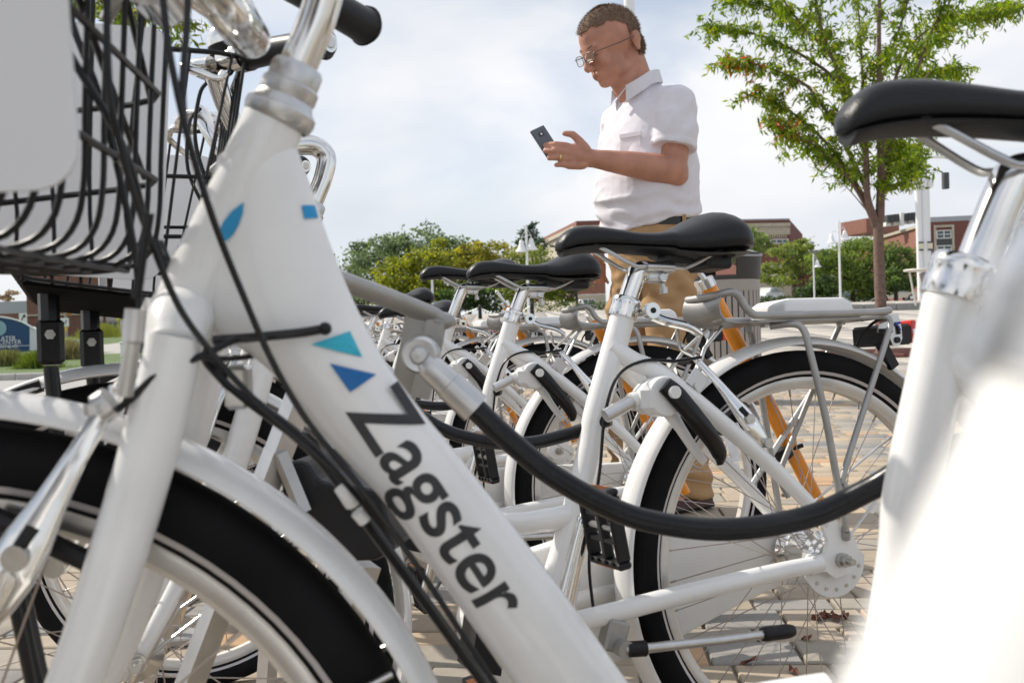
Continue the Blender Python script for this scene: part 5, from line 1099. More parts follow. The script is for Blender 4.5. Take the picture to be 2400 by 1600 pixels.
# small blue-white info label with lettering near the top
lb = [(.8005, .8255), (.7905, .8215), (.7945, .8080), (.8045, .8115)]
def dt_surf(x, z):
    q = min(DTS, key=lambda s: abs(((x-s[0])*(-s[3])+(z-s[1])*s[2]))); e = ((x-q[0])*q[2]+(z-q[1])*q[3])/q[4]; e = max(-.97, min(.97, e)); return q[5]*math.sqrt(1-e*e)+.0009
n_ = len(dr); c = (sum(p[0] for p in dr)/n_, sum(p[1] for p in dr)/n_); vs = []; fs = []
for j in range(6):
    for i in range(n_): x = c[0]+(dr[i][0]-c[0])*j/5; z = c[1]+(dr[i][1]-c[1])*j/5; vs.append((x, max(dt_surf(x, z), headsurf(x, z)), z))
for j in range(5):
    for i in range(n_): fs.append((j*n_+i, j*n_+(i+1) % n_, (j+1)*n_+(i+1) % n_, (j+1)*n_+i))
mb.add(vs, fs); mb.build('blue_drop', blue3, bike)
decal('blue_label', [(loc3(1, x_, y_, .016).x, loc3(1, x_, y_, .016).z) for x_, y_ in ((707, 481), (736, 478), (745, 508), (714, 513))], mat('label blue', (.01, .28, .60), .4))

# ---------------------------------------------------------------- copies of the bicycle
LBL = {0: 'white bicycle right beside the lens, its seat tube blurred along the right edge', 1: 'large white bicycle in front with dark lettering down its frame and a grey basket board', 2: 'white bicycle with the tallest centre saddle and its whole rear wheel in view', 3: 'third white bicycle from the front, its saddle half behind the centre one', 4: 'white bicycle just in front of the man, silver seat post beside the orange pole tip',
       5: 'white bicycle whose low saddle ends left of the fourth seat post', 6: 'white bicycle whose glossy saddle shows above the grey dock bar', 7: 'white bicycle with its bent seat post showing beside the big white frame', 8: 'white bicycle third from the far end of the row', 9: 'white bicycle next to the far end of the row', 10: 'farthest white bicycle at the left end of the row'}
SEAT = {0: 0, 1: .020, 2: 0, 3: .004, 4: .046, 5: -.062, 6: .03, 7: .0, 8: .01, 9: 0, 10: .02}
HB = {0: -.03, 1: -.055, 2: 0, 3: 0, 4: .0, 5: .0, 6: 0, 7: 0, 8: 0, 9: 0, 10: 0}
OP = {0: None, 1: None, 2: 0, 3: -.055, 4: .0, 5: -.03, 6: None, 7: 0, 8: None, 9: 0, 10: None}
cmap = {}
for c in bpy.data.objects:
    if c.parent: cmap.setdefault(c.parent.name, []).append(c)
bikes = {}; SDIR = Vector((-.345, 0, .938))
for i in range(0, 11):
    b = bike if i == 2 else copy_tree(bike, None, cmap); bikes[i] = b
    b.matrix_world = bike_mat(i); tag(b, LBL[i], 'bicycle', 'white hire bicycles standing in one row')
k2 = {}
for c in bpy.data.objects:
    if c.parent: k2.setdefault(c.parent, []).append(c)
DEAD = []
def drop(o):
    for c in k2.get(o, []): drop(c)
    DEAD.append(o)
for i, b in bikes.items():
    for c in list(k2[b]):
        st_ = c.name.split('.')[0]
        if st_ == 'saddle': c.location = SDIR*SEAT[i]+Vector((-.012 if i == 1 else 0, 0, 0))
        if st_ in ('handlebar', 'bell', 'basket'): c.location = Vector((HB[i], 0, 0))
        if st_ == 'orange_pole':
            if OP[i] is None: drop(c)
            else: c.location = dd*OP[i]
        if st_ == 'basket' and i == 1:
            for e in k2[c]:
                if e.name.startswith('sign_board'): e.location = (-.100, 0, .0)
                if e.name.startswith('floor_plate'): DEAD.append(e)
            Mr = Matrix.Rotation(R(6), 3, 'Y') @ Matrix.Rotation(R(1), 3, 'X'); pv = Vector((.97, 0, .78)); c.rotation_euler = Mr.to_euler(); c.location = pv-Mr @ pv+Vector((-.022, 0, .018))
        if st_ == 'frame_lock' and i == 1:
            c.location = (-.035, -.01, 0)
            for e in k2[c]:
                if e.name.startswith('lock_plug'): DEAD.append(e)
        if st_ == 'cables' and i == 1:
            for e in k2[c]:
                if e.name.startswith('rear_brake') or e.name.startswith('cable_clip'): DEAD.append(e)
        if st_ in ('handlebar', 'bell') and i == 1:
            a_ = R(-5); pv = Vector((.90, 0, 0)); c.rotation_euler = (0, 0, a_); c.location = pv-Matrix.Rotation(a_, 3, 'Z') @ pv+Vector((HB[1], 0, -.026))
for o in DEAD: bpy.data.objects.remove(o)
# extra details of single bicycles
KB = {i: [c for c in bpy.data.objects if c.parent == bikes[i]] for i in (1, 3)}
b1 = bikes[1]; cb1 = [c for c in KB[1] if c.name.startswith('cables')][0]
def cable1(pts, yl, r, nm='brake_cable', m=black_sh):
    mb = MB(); mb.tube([loc3(1, x, y, yy) for (x, y), yy in zip(pts, yl if hasattr(yl, '__len__') else [yl]*len(pts))], r, 10, sub=6); return mb.build(nm, m, cb1)
cable1([(378, -60), (384, 20), (400, 140), (440, 320), (500, 515), (565, 680), (640, 850), (720, 985), (820, 1110), (960, 1300), (1120, 1540), (1200, 1660)], [.09, .09, .09, .085, .075, .065, .055, .045, .04, .035, .03, .03], .0022)
cable1([(250, -60), (252, 120), (262, 250), (300, 410), (352, 560), (420, 720), (500, 830), (590, 930), (700, 1030), (800, 1120), (900, 1240)], [.10, .10, .10, .09, .08, .07, .06, .055, .05, .04, .02], .0022)
cable1([(442, -60), (438, 60), (428, 200), (432, 290)], [.08, .08, .085, .085], .0022)
cable1([(560, 790), (470, 835), (380, 870), (300, 940), (262, 968)], [.05, .06, .07, .07, .065], .0024)
cable1([(620, 830), (540, 840), (450, 835), (405, 812)], [-.01, .02, .045, .05], .0020)
cable1([(497, 797), (600, 790), (700, 780), (762, 770)], [.040, .036, .034, .032], .0033, 'cable_housing')
mb = MB(); p = loc3(1, 762, 770, .033); mb.ell(p, (.0045, .0045, .0045)); mb.build('housing_end', black_pl, cb1)
mb = MB(); mb.tube([loc3(1, 350, 500, .10), loc3(1, 332, 610, .10), loc3(1, 320, 700, .10)], .0030, 10); mb.build('support_rod', black_sh, b1)
mb = MB(); q0, q1, q2 = loc3(1, 319, 725, .10), loc3(1, 312, 800, .10), loc3(1, 292, 925, .095); mb.tube([q0, q1], .0062, 14); mb.tube([q1, q2], .0048, 14); mb.build('support_sleeve', alu, b1)
mb = MB(); mb.tube([loc3(1, 232, 960, .07), loc3(1, 262, 940, .07)], .010, 12); mb.tube([loc3(1, 222, 945, .075), loc3(1, 225, 970, .075)], .007, 10); mb.build('cable_anchor', alu, b1)
mb = MB(); mb.box(loc3(1, 560, 905, -.005), (.016, .03, .03), bev=.003); mb.build('fork_bolt', steel, b1)
st1 = [c for c in KB[1] if c.name.startswith('seat_tube')][0]; st1.data = st1.data.copy()
for v in st1.data.vertices: v.co.x -= max(0, .745-v.co.z)*.15
for q_ in [c for c in KB[1] if c.name.startswith('seat_stay')]:
    q_.data = q_.data.copy()
    for v in q_.data.vertices: v.co.x -= .016*max(0, min(1, (v.co.z-.62)/.05))
# basket sticker on the third bicycle
b3b = [c for c in KB[3] if c.name.startswith('basket')][0]
S3 = [(loc3(3, x_, y_, .186).x, loc3(3, x_, y_, .186).z) for x_, y_ in ((424, 641), (465, 620), (446, 583), (430, 612))]
mb = MB(); mb.prism(S3, .1862, .1870); o = mb.build('navy_sticker', mat('navy print', (.012, .022, .05), .5), b3b, smooth=False)
mb = MB(); mb.lathe([(.0005, 0), (.0095, 0), (.0095, .0006)], (sum(q[0] for q in S3)/4-.002, .1872, sum(q[1] for q in S3)/4-.003), (0, 1, 0), 16); mb.build('sticker_emblem', mat('light blue print', (.04, .30, .50), .5), o, smooth=False)

# ------------------------------------------------------------------ docks with lock hoses
dock = empty('bike_dock'); D0 = Vector((.655, .814, 0))
def dw(px, py, y): return at(px, py, y)-D0
mb = MB()
A = [dw(770, 648, .905), dw(905, 697, .95), dw(1000, 735, .985), dw(1030, 752, .99)]
rings = []
mb.tube(A, .0088, 14, sub=4, flat=1.9); mb.ell(dw(1030, 752, .99), (.016, .016, .0095)); mb.build('head_bar', alu_grey, dock)
mb = MB()
def slab(mb, pts, w, t=.006):
    pts = [Vector(p) for p in pts]; rings = []
    for i, p in enumerate(pts):
        d = (pts[min(i+1, len(pts)-1)]-pts[max(i-1, 0)]).normalized(); s_ = d.cross(Vector((0, 1, 0))).normalized(); n_ = Vector((0, 1, 0))
        rings.append([p-s_*w/2-n_*t/2, p+s_*w/2-n_*t/2, p+s_*w/2+n_*t/2, p-s_*w/2+n_*t/2])
    mb.loft(rings)
slab(mb, [dw(982, 735, .985), dw(972, 800, .985), dw(950, 900, 1.0), dw(922, 1010, 1.03)], .026, .012); slab(mb, [dw(1024, 748, .99), dw(1016, 800, .99), dw(1000, 870, .995), dw(985, 930, 1.0)], .018, .03); mb.build('head_post', alu_grey, dock)
mb = MB(); bc_ = dw(985, 832, .905)
mb.lathe([(.0005, .016), (.006, .0155), (.0085, .012), (.009, .009), (.0145, .010), (.0165, .006), (.0175, -.004), (.0175, -.018), (.012, -.022), (.0005, -.022)], bc_, (0, -1, 0), 28); mb.build('ball_joint', alu, dock)
mb = MB(); mb.tube([bc_+Vector((0, .02, 0)), bc_+Vector((0, .085, 0.01))], .010, 14); mb.build('lock_pin', steel, dock)
mb = MB(); e0, e1 = dw(1010, 862, .90), dw(1115, 958, .90); mb.tube([bc_, e0, e0, e0.lerp(e1, .4), e0.lerp(e1, .41), e1], [.008, .0118, .0125, .0132, .0145, .0150], 20); mb.build('hose_ferrule', alu, dock)
HP_ = [(1112, 955, .90), (1180, 1020, .90), (1290, 1110, .90), (1420, 1184, .90), (1530, 1222, .90), (1700, 1240, .90), (1890, 1212, .885), (2040, 1145, .865), (2120, 1098, .85), (2230, 1050, .83), (2330, 1020, .82)]
mb = MB(); mb.tube([dw(*q) for q in HP_], .0104, 18, sub=6); mb.build('lock_hose', hose_m, dock)
# square legs and the black wheel cup
mb = MB()
def sqbar(mb, a, b, w): 
    a = Vector(a); b = Vector(b); d = (b-a).normalized(); s_ = d.orthogonal().normalized(); t = d.cross(s_); mb.loft([[a+(s_*i+t*j)*w/2 for i, j in ((-1, -1), (1, -1), (1, 1), (-1, 1))], [b+(s_*i+t*j)*w/2 for i, j in ((-1, -1), (1, -1), (1, 1), (-1, 1))]])
sqbar(mb, dw(712, 905, 1.03), dw(652, 1062, 1.03), .022); sqbar(mb, dw(652, 1058, 1.03), Vector((dw(120, 2385, 1.03).x, dw(120, 2385, 1.03).y, .0)), .022); sqbar(mb, dw(655, 1062, 1.02), dw(712, 1200, 1.02), .012)
sqbar(mb, dw(860, 1320, 1.12), dw(790, 1530, 1.12), .024); b_ = dw(790, 1530, 1.12); sqbar(mb, b_, Vector((b_.x-.04, b_.y, 0)), .024)
mb.build('dock_leg', alu, dock, smooth=False)
mb = MB(); Q = [dw(668, 1080, 1.04), dw(690, 1165, 1.04), dw(880, 1160, 1.08), dw(905, 1310, 1.10), dw(800, 1320, 1.08), dw(690, 1240, 1.05), dw(640, 1150, 1.03)]
out_ = [(668, 1082), (655, 1130), (660, 1165), (720, 1262), (805, 1318), (880, 1315), (925, 1290), (890, 1150), (745, 1128), (715, 1080)]
mb.loft([[dw(x, y, 1.03) for x, y in out_], [dw(x, y, 1.03)+Vector((.02, .11, 0)) for x, y in out_]]); o = mb.build('wheel_cup', black_pl, dock, smooth=False); bv = o.modifiers.new('b', 'BEVEL'); bv.width = .006; bv.segments = 2
mb = MB(); Bx = Vector((-.96, .22, 0)); mb.box((dw(120, 2385, 1.03).x, dw(120, 2385, 1.03).y, .012), (.14, .10, .02), bev=.004); mb.build('foot_plate', alu_grey, dock, smooth=False); mb = MB(); Bx = Vector((b_.x-.04, b_.y, .012)); mb.box(Bx, (.12, .12, .02), bev=.004); mb.build('foot_plate', alu_grey, dock, smooth=False)
dock.location = D0; T1 = bike_mat(1)
# the hose of the farther docks hangs in its own curve
h2 = MB(); M2 = bike_mat(2); Pn = [(890, 905, 1.5), (990, 978, 1.5), (1060, 1015, 1.52), (1150, 1035, 1.54), (1240, 1038, 1.54), (1330, 1018, 1.54), (1395, 995, 1.53), (1428, 982, 1.52)]
DL = {1: 'grey metal dock with ball joint and long black lock hose, right behind the lettered frame', 2: 'dock whose thin black hose runs behind the centre seat tube', 3: 'dock whose hose plugs in left of the third white lock', 4: 'dock between the third and fourth bicycle front wheels'}
h2.tube([at(*q) for q in Pn], .0104, 16, sub=6)
h2m = h2.mesh('lock_hose'); h2m.materials.append(hose_m); h2m.polygons.foreach_set('use_smooth', [True]*len(h2m.polygons)); h2m.transform(M2.inverted())
cmap = {}
for c in bpy.data.objects:
    if c.parent: cmap.setdefault(c.parent.name, []).append(c)
docks = {1: dock}; DWM = {}
rel = T1.inverted() @ Matrix.Translation(D0)
for i in range(2, 10):
    d = copy_tree(dock, None, cmap); docks[i] = d; x, y, t, l = BK[i]; A_ = Matrix.Translation((x, y, 0)) @ Matrix.Rotation(math.pi+R(t), 4, 'Z'); x, y, t, l = BK[1]; B__ = Matrix.Translation((x, y, 0)) @ Matrix.Rotation(math.pi+R(t), 4, 'Z')
    DWM[i] = A_ @ B__.inverted() @ Matrix.Translation(D0); d.matrix_world = DWM[i]
    o = [c for c in bpy.data.objects if c.parent == d and c.name.startswith('lock_hose')][0]; o.data = h2m; o.matrix_local = DWM[i].inverted() @ bike_mat(i)
FAR = ['', '', '', '', '', 'dock of the fifth bicycle with its hose ferrule low between the wheels', 'dock of the sixth bicycle in the row', 'dock of the seventh bicycle in the row', 'dock of the eighth bicycle in the row', 'farthest dock of the row']
for i, d in docks.items(): tag(d, DL.get(i, FAR[i] if i < len(FAR) else ''), 'bike dock', 'metal docks between the bicycles')

# ------------------------------------------------------------------ the man
skin = mat('skin', (.46, .225, .155), .55, sub=.06, bump=.35, bscale=160, var=.16, vscale=16, spec=.4)
shirt_m = mat('white cotton', (.70, .68, .73), .9, bump=.25, bscale=500, var=.03, vscale=20, spec=.2)
khaki = mat('khaki cotton', (.39, .245, .125), .9, bump=.3, bscale=400, var=.12, vscale=16, spec=.2)
belt_m = mat('black belt', (.012, .012, .012), .45); shoe_m = mat('dark brown leather', (.055, .02, .018), .5, var=.3, vscale=20); sole_m = mat('black sole', (.02, .018, .018), .7)
hair_m = mat('brown cropped hair', (.15, .095, .062), .85, bump=.6, bscale=300, var=.12, vscale=40)
PX, PY = .56, 3.95
man = empty('person', (PX, PY, 0)); tag(man, 'man in white shirt and khaki trousers with glasses, looking down at a phone', 'person')
YW = R(30); F3 = Vector((-math.cos(YW), -math.sin(YW), 0)); L3 = Vector((math.sin(YW), -math.cos(YW), 0)); U3 = Vector((0, 0, 1))
def pl(f, l, z): return F3*f+L3*l+U3*z
def pa(px, py, y): return at(px, py, y)-Vector((PX, PY, 0))
RB = Matrix((F3, L3, U3)).transposed()
HP = R(22); HF = F3*math.cos(HP)-U3*math.sin(HP); HU = F3*math.sin(HP)+U3*math.cos(HP); HO = pl(.093, 0, 1.826); HM = Matrix((HF, L3, HU)).transposed()
def hd(a, l, b): return HO+HF*a+L3*l+HU*b
body = MB()
# skull, jaw, face
body.ell(hd(.064, 0, .052), (.132, .091, .108), HM, 32, 20); body.ell(hd(.110, 0, -.045), (.078, .068, .085), HM, 24, 16); body.ell(hd(.150, 0, .02), (.05, .062, .07), HM, 24, 14)
body.ell(hd(.150, 0, -.107), (.028, .030, .024), HM); body.ell(hd(.095, .05, -.075), (.055, .022, .032), HM); body.ell(hd(.095, -.05, -.075), (.055, .022, .032), HM)
for s in (-1, 1):
    body.ell(hd(.158, s*.043, -.028), (.026, .024, .026), HM); body.ell(hd(.174, s*.032, .032), (.018, .026, .009), HM)
    body.ell(hd(.020, s*.090, .0), (.018, .009, .034), HM); body.ell(hd(.016, s*.097, .010), (.019, .007, .026), HM); body.ell(hd(.022, s*.092, -.028), (.011, .008, .014), HM)
    body.ell(hd(.203, s*.013, -.046), (.011, .010, .010), HM); body.ell(hd(.170, s*.033, .010), (.014, .016, .010), HM)
body.cap2(hd(.188, 0, .018), hd(.215, 0, -.036), .010, .014); body.ell(hd(.211, 0, -.042), (.014, .015, .012), HM)
body.ell(hd(.180, 0, -.070), (.016, .028, .009), HM); body.ell(hd(.178, 0, -.084), (.015, .025, .008), HM); body.ell(hd(.165, 0, -.072), (.025, .040, .028), HM)
body.cap2(pl(.025, 0, 1.60), pl(.095, 0, 1.80), .075, .064); body.cap2(pl(.05, 0, 1.62), pl(.125, 0, 1.72), .066, .058); body.ell(pl(.125, 0, 1.69), (.05, .055, .045))
# torso and limbs under the clothes
for (f, l, z, a, b, c) in ((0, 0, 1.50, .11, .17, .14), (0, 0, 1.35, .12, .15, .2), (.01, 0, 1.2, .14, .15, .15), (0, 0, 1.03, .12, .15, .10)): body.ell(pl(f, l, z), (a, b, c), RB, 24, 16)
SHL = pl(.0, .182, 1.560); ELB = pa(1578, 400, 3.76); WR = pa(1392, 372, 3.665)
body.cap2(pl(0, .05, 1.58), SHL, .06, .068); body.cap2(SHL, ELB+Vector((0, 0, .0)), .066, .052); body.cap2(ELB, ELB+(WR-ELB)*.35, .058, .054); body.cap2(ELB+(WR-ELB)*.3, WR, .055, .034)
body.ell(ELB+Vector((.018, 0, -.018)), (.04, .045, .04))
SHR = pl(.0, -.182, 1.560); ELR = pl(-.03, -.22, 1.29); WRR = pl(.10, -.20, 1.07)
body.cap2(pl(0, -.05, 1.58), SHR, .06, .066); body.cap2(SHR, ELR, .058, .045); body.cap2(ELR, WRR, .045, .028)
# left hand: palm, four fingers, thumb
def hp(px, py, y=3.64): return pa(px, py, y)
body.cap2(WR, hp(1362, 368, 3.65), .034, .036)
for (a, b) in (((1368, 352), (1334, 346)), ((1366, 362), (1330, 360)), ((1364, 374), (1330, 374)), ((1366, 386), (1334, 388))): body.cap2(hp(*a), hp(*b), .019, .0155)
fingers = [((1330, 343), (1303, 339), (1279, 341), .0135, 3.64, 3.632, 3.65), ((1327, 357), (1300, 353), (1278, 354), .0128, 3.635, 3.625, 3.645), ((1330, 373), (1308, 369), (1287, 371), .0122, 3.635, 3.625, 3.642), ((1334, 388), (1318, 386), (1303, 387), .011, 3.64, 3.632, 3.642)]
for (a, b, c, r, ya, yb, yc) in fingers: body.cap2(hp(*a, ya), hp(*b, yb), r*1.08, r); body.cap2(hp(*b, yb), hp(*c, yc), r, r*.82)
body.cap2(hp(1370, 352), hp(1358, 330), .026, .0155); body.cap2(hp(1358, 330), hp(1342, 315), .0155, .0135); body.cap2(hp(1342, 315), hp(1323, 313), .0138, .0105)
# right hand hanging relaxed
body.ell(WRR+pl(.02, 0, -.05), (.032, .016, .05), RB)
for k_ in range(4): a = WRR+pl(.045-.02*k_, 0, -.09); b = a+pl(.006, .006, -.045); c = b+pl(-.008, .015, -.03); body.cap2(a, b, .0095, .0085); body.cap2(b, c, .0085, .007)
a = WRR+pl(.035, .005, -.04); body.cap2(a, a+pl(.025, .015, -.05), .011, .009)
# legs
HL, KL, AL = pl(0, .10, 1.0), pl(.0, .115, .56), pl(-.075, .12, .10); HR, KR, AR = pl(0, -.10, 1.0), pl(.06, -.11, .56), pl(.04, -.115, .10)
for h_, k_, a_ in ((HL, KL, AL), (HR, KR, AR)): body.cap2(h_, k_, .085, .055); body.cap2(k_, a_, .055, .036); body.ell(a_+F3*.07+Vector((0, 0, -.05)), (.12, .04, .035), RB)
bo = remeshed(body, 'body', .0042, 8, skin, man)
# hair shell
hb = MB(); vs = []; fs = []; seg, rg = 64, 40; keep = {}
def hairline(a, l):
    front = .098-.25*max(0, abs(l)-.03)*0
    al = abs(l)
    if a > .10: return .094+.10*min(al, .045)-.10*max(0, al-.06)
    if a > .035: return .0985-.10*max(0, al-.06)-(.10-a)*.45
    if a > .028: return -.005
    if a > .005: return .036
    return -.085
for i in range(rg+1):
    ph = math.pi*i/rg
    for k_ in range(seg):
        th = 2*math.pi*k_/seg; a, l, b = .1360*math.sin(ph)*math.cos(th), .0945*math.sin(ph)*math.sin(th), .1118*math.cos(ph)
        n_ = noise.noise(Vector((a, l, b))*90)*.0022+noise.noise(Vector((a, l, b))*30)*.0022; s = 1+n_/.12; vs.append((a*s+.064, l*s, b*s+.052))
def nz_(p): return noise.noise(Vector(p)*55)*.006+noise.noise(Vector(p)*160)*.006
for i in range(rg):
    for k_ in range(seg):
        q = (i*seg+k_, (i+1)*seg+k_, (i+1)*seg+(k_+1) % seg, i*seg+(k_+1) % seg); c = [sum(vs[j][t] for j in q)/4 for t in range(3)]
        if c[2] > hairline(c[0], c[1])+nz_(c): fs.append(q)
o2 = len(vs)
for i in range(rg+1):
    ph = math.pi*i/rg
    for k_ in range(seg):
        th = 2*math.pi*k_/seg; a, l, b = .090*math.sin(ph)*math.cos(th), .0815*math.sin(ph)*math.sin(th), .080*math.cos(ph); vs.append((a+.020, l, b-.012))
for i in range(rg):
    for k_ in range(seg):
        q = tuple(o2+j for j in (i*seg+k_, (i+1)*seg+k_, (i+1)*seg+(k_+1) % seg, i*seg+(k_+1) % seg)); c = [sum(vs[j][t] for j in q)/4 for t in range(3)]
        if c[0] < .006+nz_(c) and c[2] > -.058+nz_(c)*1.5: fs.append(q)
hb.add([HM @ Vector(v)+HO for v in vs], fs); hair = hb.build('hair', hair_m, man)
sh = MB(); rng = np.random.default_rng(3); cent = [(q, [sum(vs[j][t] for j in q)/4 for t in range(3)]) for q in fs]
for _ in range(9000):
    q, c = cent[rng.integers(0, len(cent))]; u_, v_ = rng.uniform(size=2); p = Vector(vs[q[0]]).lerp(Vector(vs[q[1]]), u_).lerp(Vector(vs[q[3]]).lerp(Vector(vs[q[2]]), u_), v_)
    n_ = (p-Vector((.064, 0, .052))).normalized(); d = (n_+Vector((.5, 0, -.25))+Vector(rng.normal(size=3)*.25)).normalized()*.011; w = n_.cross(d).normalized()*.0006
    P0 = HM @ p+HO; D_ = HM @ d; W_ = HM @ w; o = len(sh.v); sh.v += [tuple(P0-W_), tuple(P0+W_), tuple(P0+D_)]; sh.f.append((o, o+1, o+2))
sh.build('hair_strands', mat('hair strands', (.17, .108, .070), .7, var=.15, vscale=30), hair, smooth=False, fix=False)
# brows, eyes, lips
mb = MB()
for s in (-1, 1): mb.tube([hd(.196, s*.016, .030), hd(.190, s*.036, .036), hd(.168, s*.056, .030)], [.002, .003, .0016], 6, sub=4)
mb.build('eyebrow', hair_m, man)
mb = MB()
for s in (-1, 1): mb.ell(hd(.176, s*.033, .008), (.013, .014, .011), HM, 16, 10)
mb.build('eyelid', mat('eyelid skin', (.34, .14, .10), .5), man)
mb = MB()
for s in (-1, 1): mb.tube([hd(.183, s*.022, .0), hd(.188, s*.033, -.004), hd(.180, s*.046, -.001)], .0011, 5, sub=3)
mb.build('eyelash', dark_print, man)
mb = MB(); mb.tube([hd(.168, -.026, -.074), hd(.190, -.012, -.077), hd(.195, 0, -.078), hd(.190, .012, -.077), hd(.168, .028, -.073)], [.0012, .003, .0034, .003, .0012], 8, sub=4)
mb.build('lips', mat('lips', (.36, .12, .10), .45), man)
# glasses
gl = empty('glasses', (0, 0, 0), parent=None); mb = MB()
gm = mat('thin metal frame', (.16, .13, .11), .3, .9)
def gp(s, t): # rounded rectangle lens outline
    w, h = .0265, .0185; c, s_ = math.cos(t), math.sin(t); q = (abs(c)**4+abs(s_)**4)**-.25
    return hd(.216-.010*abs((s*.033+c*q*w)/.06)**2, s*.033+c*q*w, -.002+s_*q*h)
for s in (-1, 1): mb.tube([gp(s, i/24*2*math.pi) for i in range(24)], .0016, 6, closed=True)
mb.tube([hd(.216, -.007, .004), hd(.219, 0, .007), hd(.216, .007, .004)], .0014, 6, sub=3)
for s in (-1, 1): mb.tube([hd(.209, s*.059, .008), hd(.198, s*.072, .009), hd(.10, s*.092, .010), hd(.01, s*.099, .014), hd(-.012, s*.102, -.005)], [.0016, .0018, .0020, .0022, .0022], 6, sub=4)
gl.location = man.location; fr = mb.build('frame', gm, gl); tag(gl, 'thin rimmed rectangular glasses on the man\'s nose', 'glasses')
mb = MB(); lens = mat('lens', (.95, .97, .98), .02, trans=1.0)
for s in (-1, 1): ring = [gp(s, i/24*2*math.pi) for i in range(24)]; mb.loft([ring, [p-HF*.0008 for p in ring]])
mb.build('lens', lens, gl)
# shirt
sm = MB(); secs = [(-.005, 1.115, .172, .192), (.0, 1.16, .188, .200), (.012, 1.22, .196, .203), (.012, 1.30, .190, .200), (.0, 1.40, .172, .198), (-.008, 1.48, .160, .203), (-.008, 1.54, .140, .198), (.0, 1.580, .118, .168), (.012, 1.615, .098, .125), (.028, 1.645, .084, .098), (.040, 1.672, .078, .084)]
rings = []
for (f, z, a, b) in secs:
    ring = []
    for i in range(48):
        t = 2*math.pi*i/48; c, s = math.cos(t), math.sin(t); q = (abs(c)**2.4+abs(s)**2.4)**(-1/2.4); zz = z
        if z < 1.13: zz = z-.03*math.cos(t)+.035*(-math.cos(t))*0+.02*math.sin(t)
        if z > 1.60: zz = z-.03*max(0, c)-.0
        ring.append(pl(f+a*c*q, b*s*q, zz))
    rings.append(ring)
sm.loft(rings)
for s, S0, E0_ in ((1, SHL, pa(1576, 350, 3.77)), (-1, SHR, ELR+Vector((0, 0, .05)))):
    d = (E0_-S0).normalized(); sm.cap2(pl(.005, s*.09, 1.575), S0, .070, .076)
    sm.tube([S0+Vector((0, 0, .03)), S0, S0+(E0_-S0)*.5, E0_], [.056, .077, .086, .086], 28)
    # hem
    sm.tube([E0_-d*.022, E0_-d*.020, E0_, E0_+d*.001], [.084, .0895, .0895, .084], 28)
def wr(co):
    p = RB.transposed() @ co; z = p.z
    a = noise.noise(Vector((p.x*7, p.y*7, z*14+p.x*12)))*.007-abs(noise.noise(Vector((p.x*9+z*10, p.y*9-z*5, z*9))))*.010+noise.noise(Vector((p.x*34+z*30, p.y*30+z*20, z*20)))*.0016+.002
    if z < 1.22: a += .004*math.sin(z*70+p.y*14+p.x*11+5*noise.noise(p*7))
    # drag folds from armpit to belly
    a += .0045*math.sin(p.y*38+z*30+3*noise.noise(p*5))*max(0, 1-abs(z-1.38)/.22)
    return a
sh_ = remeshed(sm, 'shirt', .0055, 4, shirt_m, man, wr)
# collar
mb = MB(); col = []
for i in range(17):
    t = R(28)+(R(360-56))*i/16; c, s = math.cos(t), math.sin(t); zt_ = 1.705-.062*max(0, c)+.022*max(0, -c)
    r0 = (.082, .084); top = pl(.052+r0[0]*c, r0[1]*s, zt_); out = pl(.046+(r0[0]+.020)*c, (r0[1]+.022)*s, zt_-.045-.012*max(0, c)); mid = pl(.050+(r0[0]+.012)*c, (r0[1]+.012)*s, zt_+.002); inn = pl(.052+(r0[0]-.004)*c, (r0[1]-.004)*s, zt_-.03)
    col.append([inn, top, mid, out, out-Vector((0, 0, .004)), pl(.050+(r0[0]+.006)*c, (r0[1]+.007)*s, zt_-.03)])
mb.loft(col); mb.build('collar', shirt_m, man, angle=60)
mb = MB()   # collar tip in front, placket and pocket
a = pl(.135, .045, 1.640); mb.loft([[a, a+pl(.002, .010, .0), a+pl(.03, -.028, -.052), a+pl(.028, -.035, -.05)], [a+F3*.004, a+pl(.006, .010, .0), a+pl(.034, -.028, -.052), a+pl(.032, -.035, -.05)]]); mb.build('collar_point', shirt_m, man)
mb = MB()
pk = [pl(.168, .055, 1.455), pl(.135, .135, 1.455), pl(.137, .135, 1.36), pl(.176, .055, 1.355)]; mb.loft([pk, [p+(F3*.8+L3*.45)*.006 for p in pk]]); 
pk = [pl(.170, .053, 1.458), pl(.135, .138, 1.458), pl(.135, .138, 1.442), pl(.170, .053, 1.442)]; mb.loft([pk, [p+(F3*.8+L3*.45)*.009 for p in pk]]); mb.build('pocket', shirt_m, man, smooth=False)
# trousers
tm = MB(); rings = []
for (f, z, a, b) in ((0, 1.15, .158, .178), (0, 1.08, .168, .186), (-.012, 1.0, .170, .192), (-.014, .92, .160, .192), (-.008, .87, .13, .185)):
    rings.append([pl(f+a*math.cos(2*math.pi*i/40), b*math.sin(2*math.pi*i/40), z) for i in range(40)])
tm.loft(rings)
for sgn, (h_, k_, a_) in ((1, (HL, KL, AL)), (-1, (HR, KR, AR))):
    tm.tube([h_+Vector((0, 0, -.02)), h_+Vector((0, 0, -.14)), (h_+k_)/2, k_, (k_+a_)/2, a_+Vector((0, 0, .02)), a_+Vector((0, 0, -.045))], [.095, .104, .100, .086, .084, .082, .084], 26, sub=4)
def wt(co):
    p = co; z = p.z; a = noise.noise(Vector((p.x*9, p.y*9, z*11)))*.008+noise.noise(Vector((p.x*16, p.y*16, z*34)))*.0045
    if z < .3: a += .007*math.sin(z*75+p.x*20)
    if .75 < z < 1.0: a += .005*math.sin(z*60+p.x*50)
    return a
remeshed(tm, 'trousers', .007, 4, khaki, man, wt)
mb = MB()
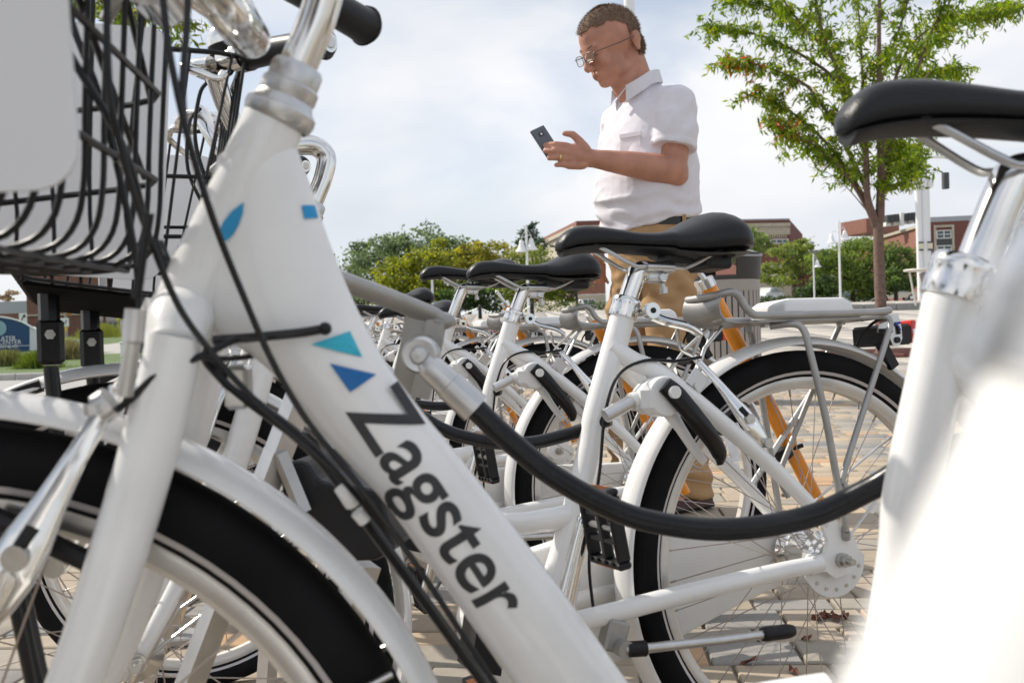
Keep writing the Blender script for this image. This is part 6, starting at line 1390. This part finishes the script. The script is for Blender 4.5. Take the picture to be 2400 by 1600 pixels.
ring = [pl(.165*math.cos(2*math.pi*i/40), .1885*math.sin(2*math.pi*i/40), 1.118+.008*math.sin(2*math.pi*i/40)) for i in range(40)]
mb.loft([[p+Vector((0, 0, -.019)) for p in ring], [p+Vector((0, 0, .019)) for p in ring]]); mb.build('belt', belt_m, man)
mb = MB()
for t in (95,): c, s = math.cos(R(t)), math.sin(R(t)); mb.box(pl(.170*c, .192*s, 1.118), (.014, .014, .05))
mb.build('belt_loop', khaki, man, smooth=False)
for a_ in (AL, AR):
    mb = MB(); e = a_-Vector((0, 0, a_.z)); rings = []
    for (f, w, h) in ((-.09, .02, .055), (-.075, .038, .085), (-.02, .044, .10), (.05, .045, .085), (.12, .050, .055), (.18, .046, .045), (.215, .02, .03)):
        rings.append([e+F3*f+L3*(w*math.cos(t))+Vector((0, 0, .018+max(0, math.sin(t))*h)) for t in [2*math.pi*i/16 for i in range(16)]])
    mb.loft(rings); sh_o = mb.build('shoe', shoe_m, man)
    mb = MB(); rings = [[e+F3*f+L3*(w*math.cos(t))+Vector((0, 0, .004+.012*(math.sin(t)+1))) for t in [2*math.pi*i/12 for i in range(12)]] for (f, w) in ((-.095, .022), (-.08, .042), (0, .044), (.1, .053), (.18, .05), (.222, .022))]
    mb.loft(rings); mb.build('sole', sole_m, sh_o)
# ring and phone
mb = MB(); c = hp(1311, 369.5, 3.626); ax = (hp(1308, 369, 3.625)-hp(1330, 373, 3.635)).normalized(); mb.lathe([(.0125, -.0035), (.0142, -.0035), (.0142, .0035), (.0125, .0035)], c, ax, 20, True); o = mb.build('ring', mat('gold', (.75, .52, .22), .2, 1)); o.location = man.location; tag(o, 'thin gold ring on the man\'s ring finger', 'ring')
pc = at(1279, 334, 3.672); ex = (at(1293, 322, 3.69)-at(1262, 337, 3.66)).normalized(); ey = (at(1296, 352, 3.675)-at(1265, 316, 3.675)); ey = (ey-ex*ey.dot(ex)).normalized(); ez = ex.cross(ey)
PM = Matrix((ex, ey, ez)).transposed(); ph = empty('phone', pc); tag(ph, 'dark grey smartphone held up in the man\'s left hand', 'phone')
side = -1 if (PM @ Vector((0, 0, 1))).y > 0 else 1
mb = MB(); mb.box((0, 0, 0), (.066, .125, .010), PM, .003); mb.build('case', mat('grey phone case', (.10, .115, .13), .45), ph)
mb = MB(); mb.box(PM @ Vector((0, 0, -side*.0055)), (.060, .116, .001), PM); mb.build('screen', mat('phone screen', (.02, .02, .03), .08), ph, smooth=False)
mb = MB(); mb.box(PM @ Vector((0, -.034, side*.0055)), (.020, .016, .0012), PM); cm_ = mb.build('camera_window', mat('lens black', (.01, .01, .015), .1), ph, smooth=False)
mb = MB(); mb.lathe([(.001, 0), (.004, 0), (.0048, .001), (.004, .0015)], PM @ Vector((0, -.034, side*.0062)), PM @ Vector((0, 0, side)), 14); mb.build('camera_lens', chrome, cm_)
